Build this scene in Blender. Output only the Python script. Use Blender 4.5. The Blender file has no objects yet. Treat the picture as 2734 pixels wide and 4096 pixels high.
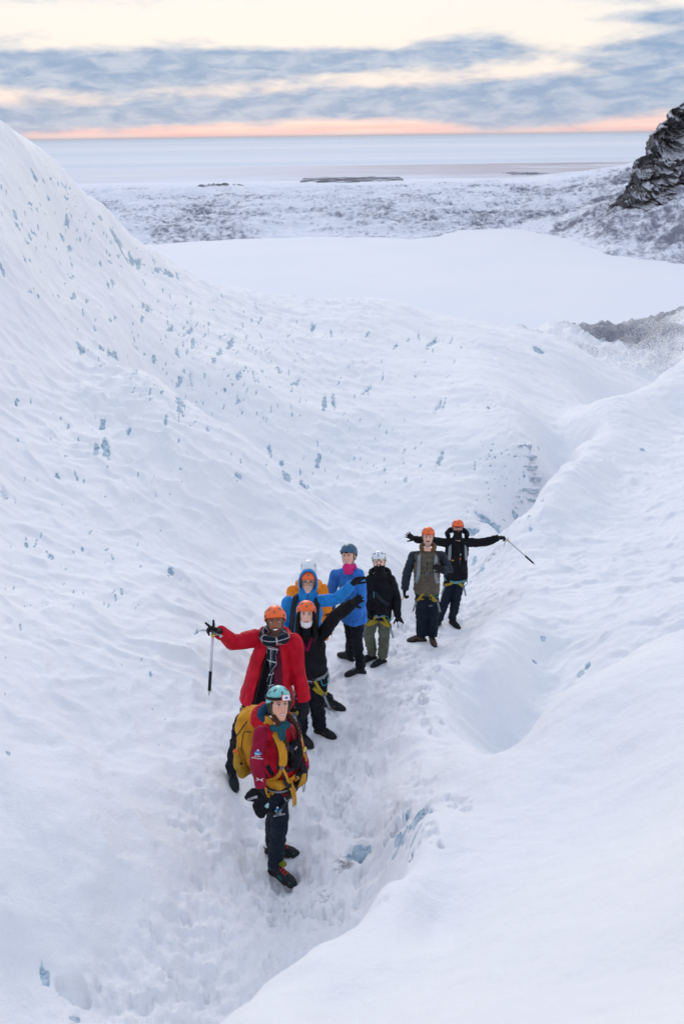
import bpy, bmesh, math, random
import numpy as np
from mathutils import Vector, Matrix
random.seed(7)
RNG = np.random.RandomState(11)
SC = bpy.context.scene
COL = SC.collection

# ------------------------------------------------------------ camera
PITCH, ROLL, F = math.radians(20.7), math.radians(-0.75), 3982.0
CAMR = Matrix.Rotation(math.pi/2 - PITCH, 3, 'X') @ Matrix.Rotation(ROLL, 3, 'Z')
cam = bpy.data.cameras.new('camera'); camo = bpy.data.objects.new('camera', cam); COL.objects.link(camo)
camo.matrix_world = CAMR.to_4x4()
cam.sensor_fit = 'VERTICAL'; cam.sensor_height = 36.0; cam.sensor_width = 24.03; cam.lens = 35.0
cam.clip_start = 0.1; cam.clip_end = 300000
cam.dof.use_dof = True; cam.dof.focus_distance = 11.0; cam.dof.aperture_fstop = 3.2
SC.camera = camo

# ------------------------------------------------------------ world
w = bpy.data.worlds.new('World'); SC.world = w; w.use_nodes = True
NT = w.node_tree; NT.nodes.clear()
def wn(t, **k):
    n = NT.nodes.new(t)
    for a, b in k.items(): setattr(n, a, b)
    return n
def wl(a, b): NT.links.new(a, b)
def wmath(op, a, b=None, c=None, clamp=False):
    n = wn('ShaderNodeMath', operation=op); n.use_clamp = clamp
    for i, v in enumerate((a, b, c)):
        if v is None: continue
        if isinstance(v, (int, float)): n.inputs[i].default_value = v
        else: wl(v, n.inputs[i])
    return n.outputs[0]
def wramp(fac, stops, interp='EASE'):
    n = wn('ShaderNodeValToRGB'); r = n.color_ramp; r.interpolation = interp
    while len(r.elements) > 1: r.elements.remove(r.elements[-1])
    r.elements[0].position = stops[0][0]; r.elements[0].color = (*stops[0][1], 1)
    for p, c in stops[1:]:
        e = r.elements.new(p); e.color = (*c, 1)
    wl(fac, n.inputs[0]); return n.outputs[0]
def wmix(f, a, b):
    n = wn('ShaderNodeMix', data_type='RGBA')
    if isinstance(f, (int, float)): n.inputs[0].default_value = f
    else: wl(f, n.inputs[0])
    for i, v in ((6, a), (7, b)):
        if isinstance(v, tuple): n.inputs[i].default_value = (*v, 1)
        else: wl(v, n.inputs[i])
    return n.outputs[2]
tc = wn('ShaderNodeTexCoord'); sep = wn('ShaderNodeSeparateXYZ'); wl(tc.outputs['Generated'], sep.inputs[0])
X, Y, Z = sep.outputs
hyp = wmath('SQRT', wmath('ADD', wmath('MULTIPLY', X, X), wmath('MULTIPLY', Y, Y)))
el = wmath('MULTIPLY', wmath('ARCTAN2', Z, hyp), 57.2958)      # degrees above the horizon
az = wmath('MULTIPLY', wmath('ARCTAN2', X, Y), 57.2958)        # degrees to the right of the view
comb = wn('ShaderNodeCombineXYZ'); wl(wmath('MULTIPLY', az, 0.10), comb.inputs[0]); wl(wmath('MULTIPLY', el, 0.36), comb.inputs[1])
def wnoise(scale, detail=6, rough=.55, dist=0.0, off=(0, 0, 0), vec=None, st=(1, 1, 1)):
    m = wn('ShaderNodeMapping'); m.inputs[1].default_value = off; m.inputs[3].default_value = st
    wl(vec or comb.outputs[0], m.inputs[0])
    n = wn('ShaderNodeTexNoise'); wl(m.outputs[0], n.inputs['Vector'])
    n.inputs['Scale'].default_value = scale; n.inputs['Detail'].default_value = detail
    n.inputs['Roughness'].default_value = rough; n.inputs['Distortion'].default_value = dist
    return n.outputs[0]
def blob(a0, e0, sa, se, tilt=0.0):
    """soft elliptical bank of cloud centred at azimuth a0, elevation e0"""
    da = wmath('SUBTRACT', az, a0)
    de = wmath('SUBTRACT', wmath('SUBTRACT', el, e0), wmath('MULTIPLY', da, tilt))
    da = wmath('DIVIDE', da, sa); de = wmath('DIVIDE', de, se)
    d = wmath('ADD', wmath('MULTIPLY', da, da), wmath('MULTIPLY', de, de))
    return wmath('EXPONENT', wmath('MULTIPLY', d, -1.0))
banks = [(-14, 3.3, 11, 1.0, -.01, 1.6), (-2, 3.7, 8, .6, .0, 1.15), (7, 4.2, 4.0, .8, .05, .8), (1, 1.65, 11, .68, .03, 1.45), (14, 1.75, 11, .85, .03, 1.6),
         (-12, 1.15, 8, .55, .03, 1.1), (-20, .6, 5.0, .9, .02, 1.3), (18, 3.9, 6, .95, .05, 1.25), (17, 5.3, 4.2, .4, .0, .85), (10, .7, 4.0, .6, .0, .95), (-12, 6.6, 9, .6, 0, .4), (15, 6.5, 4, .5, 0, .5), (-17, 4.9, 4, .35, .02, .35)]
tot = None
for a0, e0, sa, se, tl, k in banks:
    b = wmath('MULTIPLY', blob(a0, e0, sa, se, tl), k)
    tot = b if tot is None else wmath('ADD', tot, b)
n1 = wnoise(2.1, 6, .52, .25); n2 = wnoise(8.0, 5, .55, .2, (3, 1, 0))
# far above the frame the cloud goes on as a loose, even cover
high = wmath('MULTIPLY', wmath('SUBTRACT', 1.0, wmath('EXPONENT', wmath('MULTIPLY', wmath('MAXIMUM', wmath('SUBTRACT', el, 6.0), 0.0), -0.08))), 0.55)
m = wmath('ADD', wmath('ADD', tot, high), wmath('MULTIPLY', wmath('SUBTRACT', n1, .5), 1.5))
m = wmath('ADD', m, wmath('MULTIPLY', wmath('SUBTRACT', n2, .5), 0.55))
mr = wn('ShaderNodeMapRange', interpolation_type='SMOOTHSTEP'); wl(m, mr.inputs[0]); mr.inputs[1].default_value = .18; mr.inputs[2].default_value = .98
mask = mr.outputs[0]
eln = wmath('DIVIDE', el, 90.0, clamp=True)
elh = wmath('DIVIDE', el, 8.0, clamp=True)
clear_low = wramp(elh, [(0.0, (1.0, .72, .68)), (.04, (1.0, .76, .66)), (.10, (1.0, .80, .70)), (.22, (1.0, .84, .74)), (.45, (.97, .88, .79)), (.8, (.93, .88, .82)), (1.0, (.92, .88, .83))])
n3 = wmath('MULTIPLY', wmath('SUBTRACT', wnoise(3.0, 4, .5, 0, (7, 2, 0), st=(.5, 3.5, 1)), .30), 2.8)
pink = wmath('MULTIPLY', wmath('MULTIPLY', n3, 1.0), wmath('EXPONENT', wmath('MULTIPLY', el, -1.1)), clamp=True)
clear = wmix(pink, clear_low, (1.0, .52, .50))
clear = wmix(wramp(eln, [(0.08, (0, 0, 0)), (.45, (1, 1, 1))]), clear, (.72, .77, .88))
ctex = wnoise(5.0, 8, .62, .4, (1, 5, 0))
cloudc = wmix(wramp(ctex, [(.35, (0, 0, 0)), (.68, (1, 1, 1))]), (.27, .39, .58), (.50, .57, .70))
cl_low = wmath('EXPONENT', wmath('MULTIPLY', el, -1.6), clamp=True)
cloudc = wmix(wmath('MULTIPLY', cl_low, .55), cloudc, (.62, .60, .72))
cloudc = wmix(wramp(eln, [(0.08, (0, 0, 0)), (.35, (1, 1, 1))]), cloudc, (.53, .65, .90))
skyc = wmix(mask, clear, cloudc)
sky = wn('ShaderNodeTexSky', sky_type='NISHITA'); sky.sun_disc = False
SUN_EL, SUN_AZ = math.radians(21), math.radians(-6)     # azimuth to the right of the view
sky.sun_elevation = SUN_EL; sky.sun_rotation = SUN_AZ; sky.air_density = 1.0; sky.dust_density = 1.0
b1 = wn('ShaderNodeBackground'); wl(skyc, b1.inputs[0]); b1.inputs[1].default_value = 1.03
b2 = wn('ShaderNodeBackground'); wl(sky.outputs[0], b2.inputs[0]); b2.inputs[1].default_value = 0.0025
ad = wn('ShaderNodeAddShader'); wl(b1.outputs[0], ad.inputs[0]); wl(b2.outputs[0], ad.inputs[1])
wo = wn('ShaderNodeOutputWorld'); wl(ad.outputs[0], wo.inputs[0])
w.cycles.sampling_method = 'MANUAL'; w.cycles.sample_map_resolution = 1024

# ------------------------------------------------------------ sun behind cloud, exposure
sl = bpy.data.lights.new('sun', 'SUN'); sl.energy = 0.95; sl.angle = math.radians(20); sl.color = (1.0, .93, .86)
so = bpy.data.objects.new('sun', sl); COL.objects.link(so)
sd = Vector((math.sin(SUN_AZ)*math.cos(SUN_EL), math.cos(SUN_AZ)*math.cos(SUN_EL), math.sin(SUN_EL)))
so.rotation_euler = sd.to_track_quat('Z', 'Y').to_euler(); so.location = sd*50
SC.view_settings.view_transform = 'Standard'; SC.view_settings.look = 'None'
SC.view_settings.gamma = 1.0; SC.view_settings.use_curve_mapping = False
SC.view_settings.exposure = 0.0
SC.render.engine = 'CYCLES'

# ------------------------------------------------------------ helpers
def ray(u, v):
    return CAMR @ Vector(((u-1367)/F, -(v-2048)/F, -1.0))
def P(u, v, Yd):
    r = ray(u, v); return r*(Yd/r.y)
def T(x, y, Yd): return P(x*1.7436, y*1.7436, Yd)     # from the 1568 px wide view
def tag(o, label=None, cat=None, group=None, kind=None):
    if label: o['label'] = label
    if cat: o['category'] = cat
    if group: o['group'] = group
    if kind: o['kind'] = kind
    return o
def link(name, me, parent=None):
    o = bpy.data.objects.new(name, me); COL.objects.link(o)
    if parent is not None:
        o.parent = parent
        o.matrix_parent_inverse = parent.matrix_world.inverted()
    return o
def empty(name, loc):
    o = bpy.data.objects.new(name, None); COL.objects.link(o); o.location = loc; o.empty_display_size = .2
    o.matrix_world = Matrix.Translation(loc)
    return o
def mesh_np(name, co, faces, smooth=True):
    me = bpy.data.meshes.new(name)
    co = np.asarray(co, dtype=np.float32); faces = np.asarray(faces, dtype=np.int32)
    me.vertices.add(len(co)); me.vertices.foreach_set('co', co.ravel())
    k = faces.shape[1]
    me.loops.add(faces.size); me.loops.foreach_set('vertex_index', faces.ravel())
    me.polygons.add(len(faces)); me.polygons.foreach_set('loop_start', np.arange(len(faces), dtype=np.int32)*k)
    me.update(calc_edges=True)
    me.polygons.foreach_set('use_smooth', np.full(len(faces), smooth))
    return me
def grid_faces(nr, nc):
    i = np.arange(nr-1)[:, None]*nc + np.arange(nc-1)[None, :]
    i = i.ravel(); return np.stack([i, i+1, i+nc+1, i+nc], 1)
_perm = RNG.permutation(256); _perm = np.concatenate([_perm, _perm])
_ang = RNG.rand(256)*2*math.pi; _gx, _gy = np.cos(_ang), np.sin(_ang)
def pn(x, y):
    xi = np.floor(x).astype(int); yi = np.floor(y).astype(int); fx = x-xi; fy = y-yi
    xi &= 255; yi &= 255
    u = fx*fx*fx*(fx*(fx*6-15)+10); v = fy*fy*fy*(fy*(fy*6-15)+10)
    def g(ix, iy, dx, dy):
        h = _perm[_perm[ix & 255]+(iy & 255)]; return _gx[h]*dx+_gy[h]*dy
    a = g(xi, yi, fx, fy); b = g(xi+1, yi, fx-1, fy); c = g(xi, yi+1, fx, fy-1); d = g(xi+1, yi+1, fx-1, fy-1)
    return ((a+(b-a)*u)+((c+(d-c)*u)-(a+(b-a)*u))*v)*1.5
def fbm(x, y, o=4, r=.5):
    s = 0; am = 1
    for i in range(o):
        s = s+pn(x*2**i+i*17.3, y*2**i+i*9.1)*am; am *= r
    return s
def sstep(x, a, b):
    t = np.clip((x-a)/(b-a), 0, 1); return t*t*(3-2*t)

class M:
    """small node-material builder"""
    def __init__(s, name):
        s.m = bpy.data.materials.new(name); s.m.use_nodes = True; s.t = s.m.node_tree; s.t.nodes.clear()
        s.o = s.n('ShaderNodeOutputMaterial'); s.p = s.n('ShaderNodeBsdfPrincipled'); s.l(s.p.outputs[0], s.o.inputs[0])
        s.tc = s.n('ShaderNodeTexCoord'); s.geo = s.n('ShaderNodeNewGeometry')
    def n(s, t, **k):
        n = s.t.nodes.new(t)
        for a, b in k.items(): setattr(n, a, b)
        return n
    def l(s, a, b): s.t.links.new(a, b)
    def put(s, v, sock):
        if isinstance(v, (int, float)): sock.default_value = v
        elif isinstance(v, tuple): sock.default_value = (*v, 1) if len(v) == 3 and sock.type == 'RGBA' else v
        else: s.l(v, sock)
    def noise(s, scale, detail=5, rough=.55, dist=0, st=(1, 1, 1), vec=None, off=(0, 0, 0)):
        mp = s.n('ShaderNodeMapping'); mp.inputs[3].default_value = st; mp.inputs[1].default_value = off
        s.l(vec or s.geo.outputs['Position'], mp.inputs[0])
        n = s.n('ShaderNodeTexNoise'); s.l(mp.outputs[0], n.inputs['Vector'])
        n.inputs['Scale'].default_value = scale; n.inputs['Detail'].default_value = detail
        n.inputs['Roughness'].default_value = rough; n.inputs['Distortion'].default_value = dist
        return n.outputs[0]
    def math(s, op, a, b=None, c=None, clamp=False):
        n = s.n('ShaderNodeMath', operation=op); n.use_clamp = clamp
        for i, v in enumerate((a, b, c)):
            if v is not None: s.put(v, n.inputs[i])
        return n.outputs[0]
    def mr(s, v, a, b, c=0.0, d=1.0):
        n = s.n('ShaderNodeMapRange', interpolation_type='SMOOTHSTEP'); s.l(v, n.inputs[0])
        for i, q in enumerate((a, b, c, d)): n.inputs[i+1].default_value = q
        return n.outputs[0]
    def mix(s, f, a, b):
        n = s.n('ShaderNodeMix', data_type='RGBA'); s.put(f, n.inputs[0]); s.put(a, n.inputs[6]); s.put(b, n.inputs[7]); return n.outputs[2]
    def attr(s, name):
        return s.n('ShaderNodeAttribute', attribute_name=name).outputs['Fac']
    def attrc(s, name):
        return s.n('ShaderNodeAttribute', attribute_name=name).outputs['Color']
    def bump(s, h, strength=.3, dist=.02):
        n = s.n('ShaderNodeBump'); n.inputs['Strength'].default_value = strength; n.inputs['Distance'].default_value = dist
        s.l(h, n.inputs['Height']); s.l(n.outputs[0], s.p.inputs['Normal']); return s
    def set(s, col=None, rough=None, spec=None, metal=None):
        if col is not None: s.put(col, s.p.inputs['Base Color'])
        if rough is not None: s.put(rough, s.p.inputs['Roughness'])
        if spec is not None: s.put(spec, s.p.inputs['Specular IOR Level'])
        if metal is not None: s.put(metal, s.p.inputs['Metallic'])
        return s
# ------------------------------------------------------------ where the people are
# joints are read off the photograph (five enlargements of it) and given a distance
_Z = {1: (780, 2380, 2.45), 2: (880, 2700, 3.92), 3: (900, 3080, 4.3556), 4: (1080, 2150, 2.6133), 5: (1540, 2040, 2.45)}
def Zc(k, x, y): a, b, s = _Z[k]; return (a+x/s, b+y/s)
def J(Yd, z, x, y, dy=0.0):
    u, v = Zc(z, x, y); return P(u, v, Yd+dy)
def tzv(u, v): r = ray(u, v); return r.z/r.y
def footY(Yd, z0, u, v, k=-.17): return (z0-k*Yd)/(tzv(u, v)-k)
FOOTPX = []
WHO = {}
def stand(key, Yd, feet, k=-.17):
    """feet: [(heel zoom xy), (toe zoom xy)] -> heel point, unit direction; the first foot sets the level"""
    out = []; z0 = None
    for z, hx, hy, tx, ty in feet:
        hu, hv = Zc(z, hx, hy); tu, tv = Zc(z, tx, ty)
        if z0 is None: z0 = tzv(hu, hv)*Yd
        Yh = footY(Yd, z0, hu, hv, k); h = P(hu, hv, Yh)
        Yt = footY(Yh, h.z, tu, tv, -.08); t = P(tu, tv, Yt)
        d = (t-h); d.z = 0; d.normalize(); d.z = -.05; d.normalize()
        mid = h+d*.13
        out.append((h, d)); FOOTPX.append((key, hu, hv, Yh))
        # ground point under the ball of the foot
        q = h+d*.2; FOOTPX.append((key, 1367, 2048, 1)) if False else EXTRA.append(q)
    WHO[key] = out
EXTRA = []
stand('guide', 6.55, [(3, 815, 1790, 1105, 1945), (3, 755, 1440, 1215, 1470)], -.05)
stand('red', 7.85, [(2, 190, 1580, 215, 1690), (2, 1010, 1600, 1040, 1710)], -.1)
stand('mask', 9.15, [(1, 1020, 1400, 1130, 1475), (1, 1190, 1345, 1325, 1385)], -.1)
stand('bluehood', 9.95, [(1, 1275, 1085, 1440, 1120), (1, 1120, 1060, 1200, 1130)], -.1)
stand('orange', 11.0, [(4, 420, 1500, 400, 1540), (4, 520, 1490, 520, 1540)], -.1)
stand('bluewoman', 11.0, [(4, 980, 1420, 805, 1440), (4, 860, 1290, 745, 1250)], .12)
stand('blackwoman', 12.1, [(4, 1195, 1305, 1110, 1335), (4, 1095, 1265, 985, 1290)], .0)
stand('khaki', 13.05, [(5, 450, 1270, 485, 1335), (5, 385, 1285, 262, 1285)], 0)
stand('black', 14.6, [(5, 640, 1110, 700, 1145), (5, 530, 1120, 480, 1150)])
HAZE = 1.2e-5
# ------------------------------------------------------------ glacier terrain
# control points: (x, y) in the 1568 px view, and how far ahead the ground is there (m)
CP = [
 # foreground right slope and its edge
 (490,2349,3.25),(600,2255,3.5),(720,2165,3.8),(880,2040,4.4),(950,1925,5.1),(1050,1840,5.9),(1140,1725,6.9),(1260,1615,7.9),(1350,1558,8.5),(1460,1502,9.1),(1568,1460,9.7),
 (1568,1800,4.5),(1568,2100,2.6),(1568,2349,1.75),(1200,2100,3.4),(1000,2349,2.4),(1200,1900,5.0),(800,2300,2.9),(1350,1750,6.0),(1400,2000,3.6),(1250,2349,2.05),(1000,2120,3.9),
 # trench floor near
 (560,2240,5.15),(440,2349,4.8),(700,2080,5.85),(800,1965,6.45),(860,1900,6.8),(760,1850,7.35),
 (900,1750,7.9),(1000,1630,8.9),(1130,1655,9.85),(1220,1600,10.6),(1060,1650,9.5),(1300,1535,11.2),(1210,1480,11.5),(1130,1560,10.2),(1010,1700,8.1),(1095,1712,7.75),(1000,1540,10.2),
 # wall between near floor and hollow
 (950,1830,6.6),(1000,1760,7.1),(900,1850,6.75),
 # left slope
 (0,2349,4.5),(0,2000,5.7),(0,1600,8.2),(0,1200,12.5),(0,1000,15.5),(0,800,19),(0,620,22.5),(0,500,25),(0,400,27.5),(0,308,30),
 (400,2200,5.25),(400,2000,6.1),(400,1800,7.4),(400,1600,9.0),(400,1400,11.3),(250,1200,14),(450,1200,15),(250,1000,17.5),(200,860,21),(600,1250,15.2),(500,1800,7.5),(250,2300,4.85),
 (200,2100,5.4),(200,1700,7.9),(150,1400,10.5),
 # near-left crest (occludes the bowl)
 (180,800,23),(330,850,22),(440,937,21),(540,990,20.2),(640,1072,19.4),(740,1152,18.6),(870,1212,17.7),(930,1250,17.0),
 # bowl behind
 (250,740,26),(350,760,29),(470,860,28),(600,950,27),(700,1040,25.5),(800,1120,24),(900,1180,22.6),(1000,1195,21.9),(700,850,32),(850,1000,27.5),(1000,1080,25),(1050,960,29),(900,860,33.5),
 (1080,1235,21.0),(1140,1228,21.3),(1090,1300,18.2),(1150,1180,23.6),
 # steps
 (1205,1150,24.6),(1210,1095,25.1),(1212,1040,25.7),(1225,1000,27.5),(1250,950,32),(1180,900,33),(1100,850,35),
 # far crest
 (30,315,31),(90,345,32.5),(150,395,34),(250,480,37),(350,568,40),(450,642,44),(560,668,47),(700,684,48),(860,686,49),(950,705,49),(1060,730,50),(1180,752,51),(1290,775,51),(1370,822,49),(1440,888,46),
 (1230,810,44),(1000,780,42),(700,740,40),(500,720,36),(1300,880,41),(300,600,35),(150,560,29.5),(400,700,33.5),(100,480,29.5),
 # right mid slope: crest and face
 (1178,1205,19.6),(1232,1140,21.4),(1280,1085,23.3),(1314,1030,26),(1350,975,29),(1440,905,35),(1500,875,39),(1568,845,43),
 (1568,950,33),(1568,1050,25),(1568,1150,19.8),(1568,1300,14.4),(1400,1100,23),(1300,1200,19),(1150,1340,15.8),(1300,1330,14.8),(1130,1434,11.8),(1200,1428,12.1),(1250,1420,12.5),(1060,1480,11.6),(1400,1400,12.6),(1568,1400,11.6),(1430,1480,10.9),
]
FEET = []      # (point, radius) filled below: places where boots press the snow
def TP(x, y, Yd):
    p = T(x, y, Yd); return (p.x/p.y, math.log(p.y), p.z/p.y)
pts = [TP(*c) for c in CP]
def raw(a, Yd, z): pts.append((a, math.log(Yd), z/Yd))
# hidden ground behind the edges: the snow falls away there
def behind(x, y, Yd, dY, dz):
    p = T(x, y, Yd); raw(p.x/p.y, Yd+dY, p.z-dz)
for c in [(490,2349,3.25),(600,2255,3.5),(720,2165,3.8),(880,2040,4.4)]: behind(*c, .55, .95)
for c in [(1140,1725,6.9),(1260,1615,7.9),(1350,1558,8.5),(1460,1502,9.1),(1568,1460,9.7)]: behind(*c, .8, .75)
for c in [(330,850,22),(440,937,21),(540,990,20.2),(640,1072,19.4),(740,1152,18.6)]: behind(*c, 2.2, 1.5)
for c in [(870,1212,17.7),(930,1250,17.0)]: behind(*c, 1.6, 1.1)
for c in [(1178,1205,19.6),(1232,1140,21.4),(1280,1085,23.3),(1314,1030,26)]: behind(*c, 1.5, 1.35)
for c in [(1440,905,35),(1500,875,39),(1568,845,43)]: behind(*c, 6, 3.5)
for c in [(90,345,32.5),(250,480,37),(450,642,44),(700,684,48),(950,705,49),(1180,752,51),(1370,822,49)]:
    if c[0] < 1000: behind(*c, 6, 2.4); behind(*c, 22, 11)
    else: behind(*c, 5, 1.6)
for a in (-.8, -.6, -.4, -.2, 0, .2, .4, .6, .8):
    raw(a, 110 if a < .12 else 132, -36 if a < .12 else -33); raw(a, 170, -66)
# dirty ice to the right, beyond the crest
for c in [(1200,742,72),(1300,750,80),(1400,752,88),(1400,800,70),(1480,830,62),(1568,800,68),(1480,735,96),(1568,712,104)]:
    pts.append(TP(*c))
# outside the frame
for a, Yd, z in [(-.8,5,-3.0),(-.8,10,-1.5),(-.8,20,3),(-.8,34,8),(-.6,3,-3.2),(-.6,8,-3.2),(-.6,15,-1.5),(-.6,30,3.5),(-.6,50,2),(.6,3,-1.8),(.6,8,-4.2),(.6,15,-4.5),(.6,25,-5),(.6,45,-7),(.8,3,-1.3),(.8,10,-3.5),(.8,25,-4),(.8,45,-6),
                 (-.6,1.4,-2.6),(0,1.4,-2.2),(.3,1.4,-1.65),(.6,1.4,-1.3),(-.3,2.4,-3.1),(-.15,1.9,-2.55),(-.3,1.5,-2.4)]:
    raw(a, Yd, z)
# ---- people stand here (feet), listed in source pixels with distance
for name, u, v, Yd in FOOTPX:
    p = P(u, v, Yd); pts.append((p.x/p.y, math.log(p.y), p.z/p.y)); FEET.append(p)
for p in EXTRA:
    pts.append((p.x/p.y, math.log(p.y), p.z/p.y)); FEET.append(p)
pts = np.array(pts)
KA, KW = 5.0, 1.6
def phi(r2): return 0.5*r2*np.log(r2+1e-12)
C = np.stack([pts[:, 0]*KA, pts[:, 1]*KW], 1); n = len(C)
d2 = ((C[:, None]-C[None])**2).sum(2)
A = np.zeros((n+3, n+3)); A[:n, :n] = phi(d2)+np.eye(n)*2e-4
A[:n, n] = 1; A[:n, n+1:] = C; A[n, :n] = 1; A[n+1:, :n] = C.T
sol = np.linalg.solve(A, np.concatenate([pts[:, 2], [0, 0, 0]]))
def gbase(a, lw):
    q = np.stack([a.ravel()*KA, lw.ravel()*KW], 1); out = np.zeros(len(q))
    for s in range(0, len(q), 20000):
        b = q[s:s+20000]; d = ((b[:, None]-C[None])**2).sum(2)
        out[s:s+20000] = phi(d)@sol[:n]+sol[n]+b@sol[n+1:]
    return out.reshape(a.shape)
aa = np.concatenate([np.linspace(-1.1, -.5, 30)[:-1], np.linspace(-.5, .5, 720), np.linspace(.5, 1.1, 30)[1:]])
def seg(y0, y1, st): return np.exp(np.arange(math.log(y0), math.log(y1), st))
yy = np.concatenate([seg(1.2, 4, .010), seg(4, 9, .0052), seg(9, 30, .0034), seg(30, 56, .0042), seg(56, 115, .008), seg(115, 190, .03)])
# coarse base then bilinear refinement
ac = np.concatenate([np.linspace(-1.1, 1.1, 330)])
lc = np.linspace(math.log(1.2), math.log(190), 420)
GA, GL = np.meshgrid(ac, lc); GB = gbase(GA, GL)
def gsmp(a, lw):
    i = np.clip(np.searchsorted(ac, a)-1, 0, len(ac)-2); fa = (a-ac[i])/(ac[i+1]-ac[i])
    t = np.clip((lw-lc[0])/(lc[1]-lc[0]), 0, len(lc)-1.001); j = t.astype(int); fl = t-j
    g = lambda jj, ii: GB[jj, ii]
    # cubic across rows for smooth shading
    def rowv(jj):
        jj = np.clip(jj, 0, len(lc)-1)
        i0 = np.clip(i-1, 0, len(ac)-1); i3 = np.clip(i+2, 0, len(ac)-1)
        p0, p1, p2, p3 = g(jj, i0), g(jj, i), g(jj, i+1), g(jj, i3)
        return p1+.5*fa*(p2-p0+fa*(2*p0-5*p1+4*p2-p3+fa*(3*(p1-p2)+p3-p0)))
    q0, q1, q2, q3 = rowv(j-1), rowv(j), rowv(j+1), rowv(j+2)
    return q1+.5*fl*(q2-q0+fl*(2*q0-5*q1+4*q2-q3+fl*(3*(q1-q2)+q3-q0)))
AG, YG = np.meshgrid(aa, yy); LW = np.log(YG); XG = AG*YG
G0 = gsmp(AG, LW); ZG = G0*YG
# regions
right = sstep(AG, .02, .14)
def near_path(x, y):
    d = np.full(x.shape, 99.0)
    pl = [T(480,2300,4.95), T(700,2080,5.85), T(660,1950,6.8), T(680,1750,8.1), T(820,1580,10.3), T(960,1470,12.6), T(1060,1400,14.4), T(1090,1290,18.3), T(1150,1190,22.5), T(1210,1100,25), T(1215,1000,27.5), T(1150,940,31)]
    for p, q in zip(pl[:-1], pl[1:]):
        dx, dy = q.x-p.x, q.y-p.y; t = np.clip(((x-p.x)*dx+(y-p.y)*dy)/(dx*dx+dy*dy), 0, 1)
        d = np.minimum(d, np.hypot(x-p.x-t*dx, y-p.y-t*dy))
    return d
PD = near_path(XG, YG)+fbm(XG*1.2, YG*1.2, 3)*.35
path = 1-sstep(PD, .45, 1.25)
fgmask = sstep(YG, 9.5, 5.5)*sstep(AG, -.12, .1)*0   # kept for clarity
# which side of the foreground edge: depth along column below the edge curve
ex = np.array([T(x, y, d).x/d for x, y, d in CP[:11]]); ey = np.array([c[2] for c in CP[:11]])
edge = np.interp(AG, ex, ey, left=1.0, right=10); onfg = sstep(edge-YG, -.3, .6)*(AG > ex[0]-.05)
smoothz = np.clip(onfg*.75, 0, 1)
wx = XG+fbm(XG*.5, YG*.5, 3)*.55; wy = YG+fbm(XG*.5+40, YG*.5+7, 3)*.55
def cups(deg, ls, lt, seed):
    """sun cups: rounded hollows with sharp rims, drawn out along one direction"""
    th = math.radians(deg); s_ = (wx*math.cos(th)+wy*math.sin(th))*ls+seed; t_ = (-wx*math.sin(th)+wy*math.cos(th))*lt+seed*1.3
    ix = np.floor(s_).astype(int); iy = np.floor(t_).astype(int); f1 = np.full(s_.shape, 9.0)
    for dx in (-1, 0, 1):
        for dy in (-1, 0, 1):
            h_ = _perm[_perm[(ix+dx) & 255]+((iy+dy) & 255)]; h2_ = _perm[(h_+57) & 255]
            f1 = np.minimum(f1, (ix+dx+.12+.76*h_/255-s_)**2+(iy+dy+.12+.76*h2_/255-t_)**2)
    return np.minimum(f1, 1.0)
rid = lambda v: (1-np.abs(v)*1.55)
far = sstep(YG, 56, 75)
wx = XG+fbm(XG*.9, YG*.9, 3)*.30; wy = YG+fbm(XG*.9+40, YG*.9+7, 3)*.30
r1 = cups(-38, 1.15, 2.1, 3)*(1-right)+cups(15, .9, 1.7, 11)*right
r2 = cups(-44, 2.5, 4.4, 23)*(1-right)+cups(20, 2.2, 4.0, 31)*right
r3 = pn(wx*5.2+11, wy*6.5)
lod = 1-sstep(YG, 30, 70)*.4
amp = (1-.85*path)*(1-.80*smoothz)*(.6+.6*sstep(fbm(XG*.16+5, YG*.16, 2), -.5, .6))*(1-.25*right)
amp = amp*(.35+.75*sstep(YG, 4.5, 10))
H = amp*(.15*(r1-.3)+.082*(r2-.3)*lod+.014*r3)
H += fbm(XG*.33+9, YG*.33, 3)*.11*(1-.5*path)*(1-.2*smoothz)
H += (fbm(XG*.75+3, YG*.75+XG*.35, 3, .45)*.13)*sstep(YG, 10, 6)*sstep(AG, .02, -.08)
H += path*(fbm(XG*4.5, YG*4.5, 4, .62)*.040+rid(pn(XG*6.5+3, YG*6.5))*.012)
H += fbm(XG*5, YG*5, 3, .6)*.008+smoothz*(cups(28, .75, 2.1, 41)-.3)*.045+right*fbm(XG*1.6, YG*1.6, 4, .55)*.022
dirtyz = sstep(YG, 50, 64)*sstep(AG, .07, .14)
H += dirtyz*(rid(fbm(XG*.10, YG*.06, 4, .55))*1.1+fbm(XG*.45, YG*.35, 4, .62)*.40-.8)
# people press flat, packed footing
fp = np.zeros_like(H)
for p in FEET:
    d = (XG-p.x)**2+(YG-p.y)**2; fp = np.maximum(fp, np.exp(-d/(.22**2)))
H *= (1-fp)
ICE = np.zeros_like(H); DIRT = np.zeros_like(H)
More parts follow.
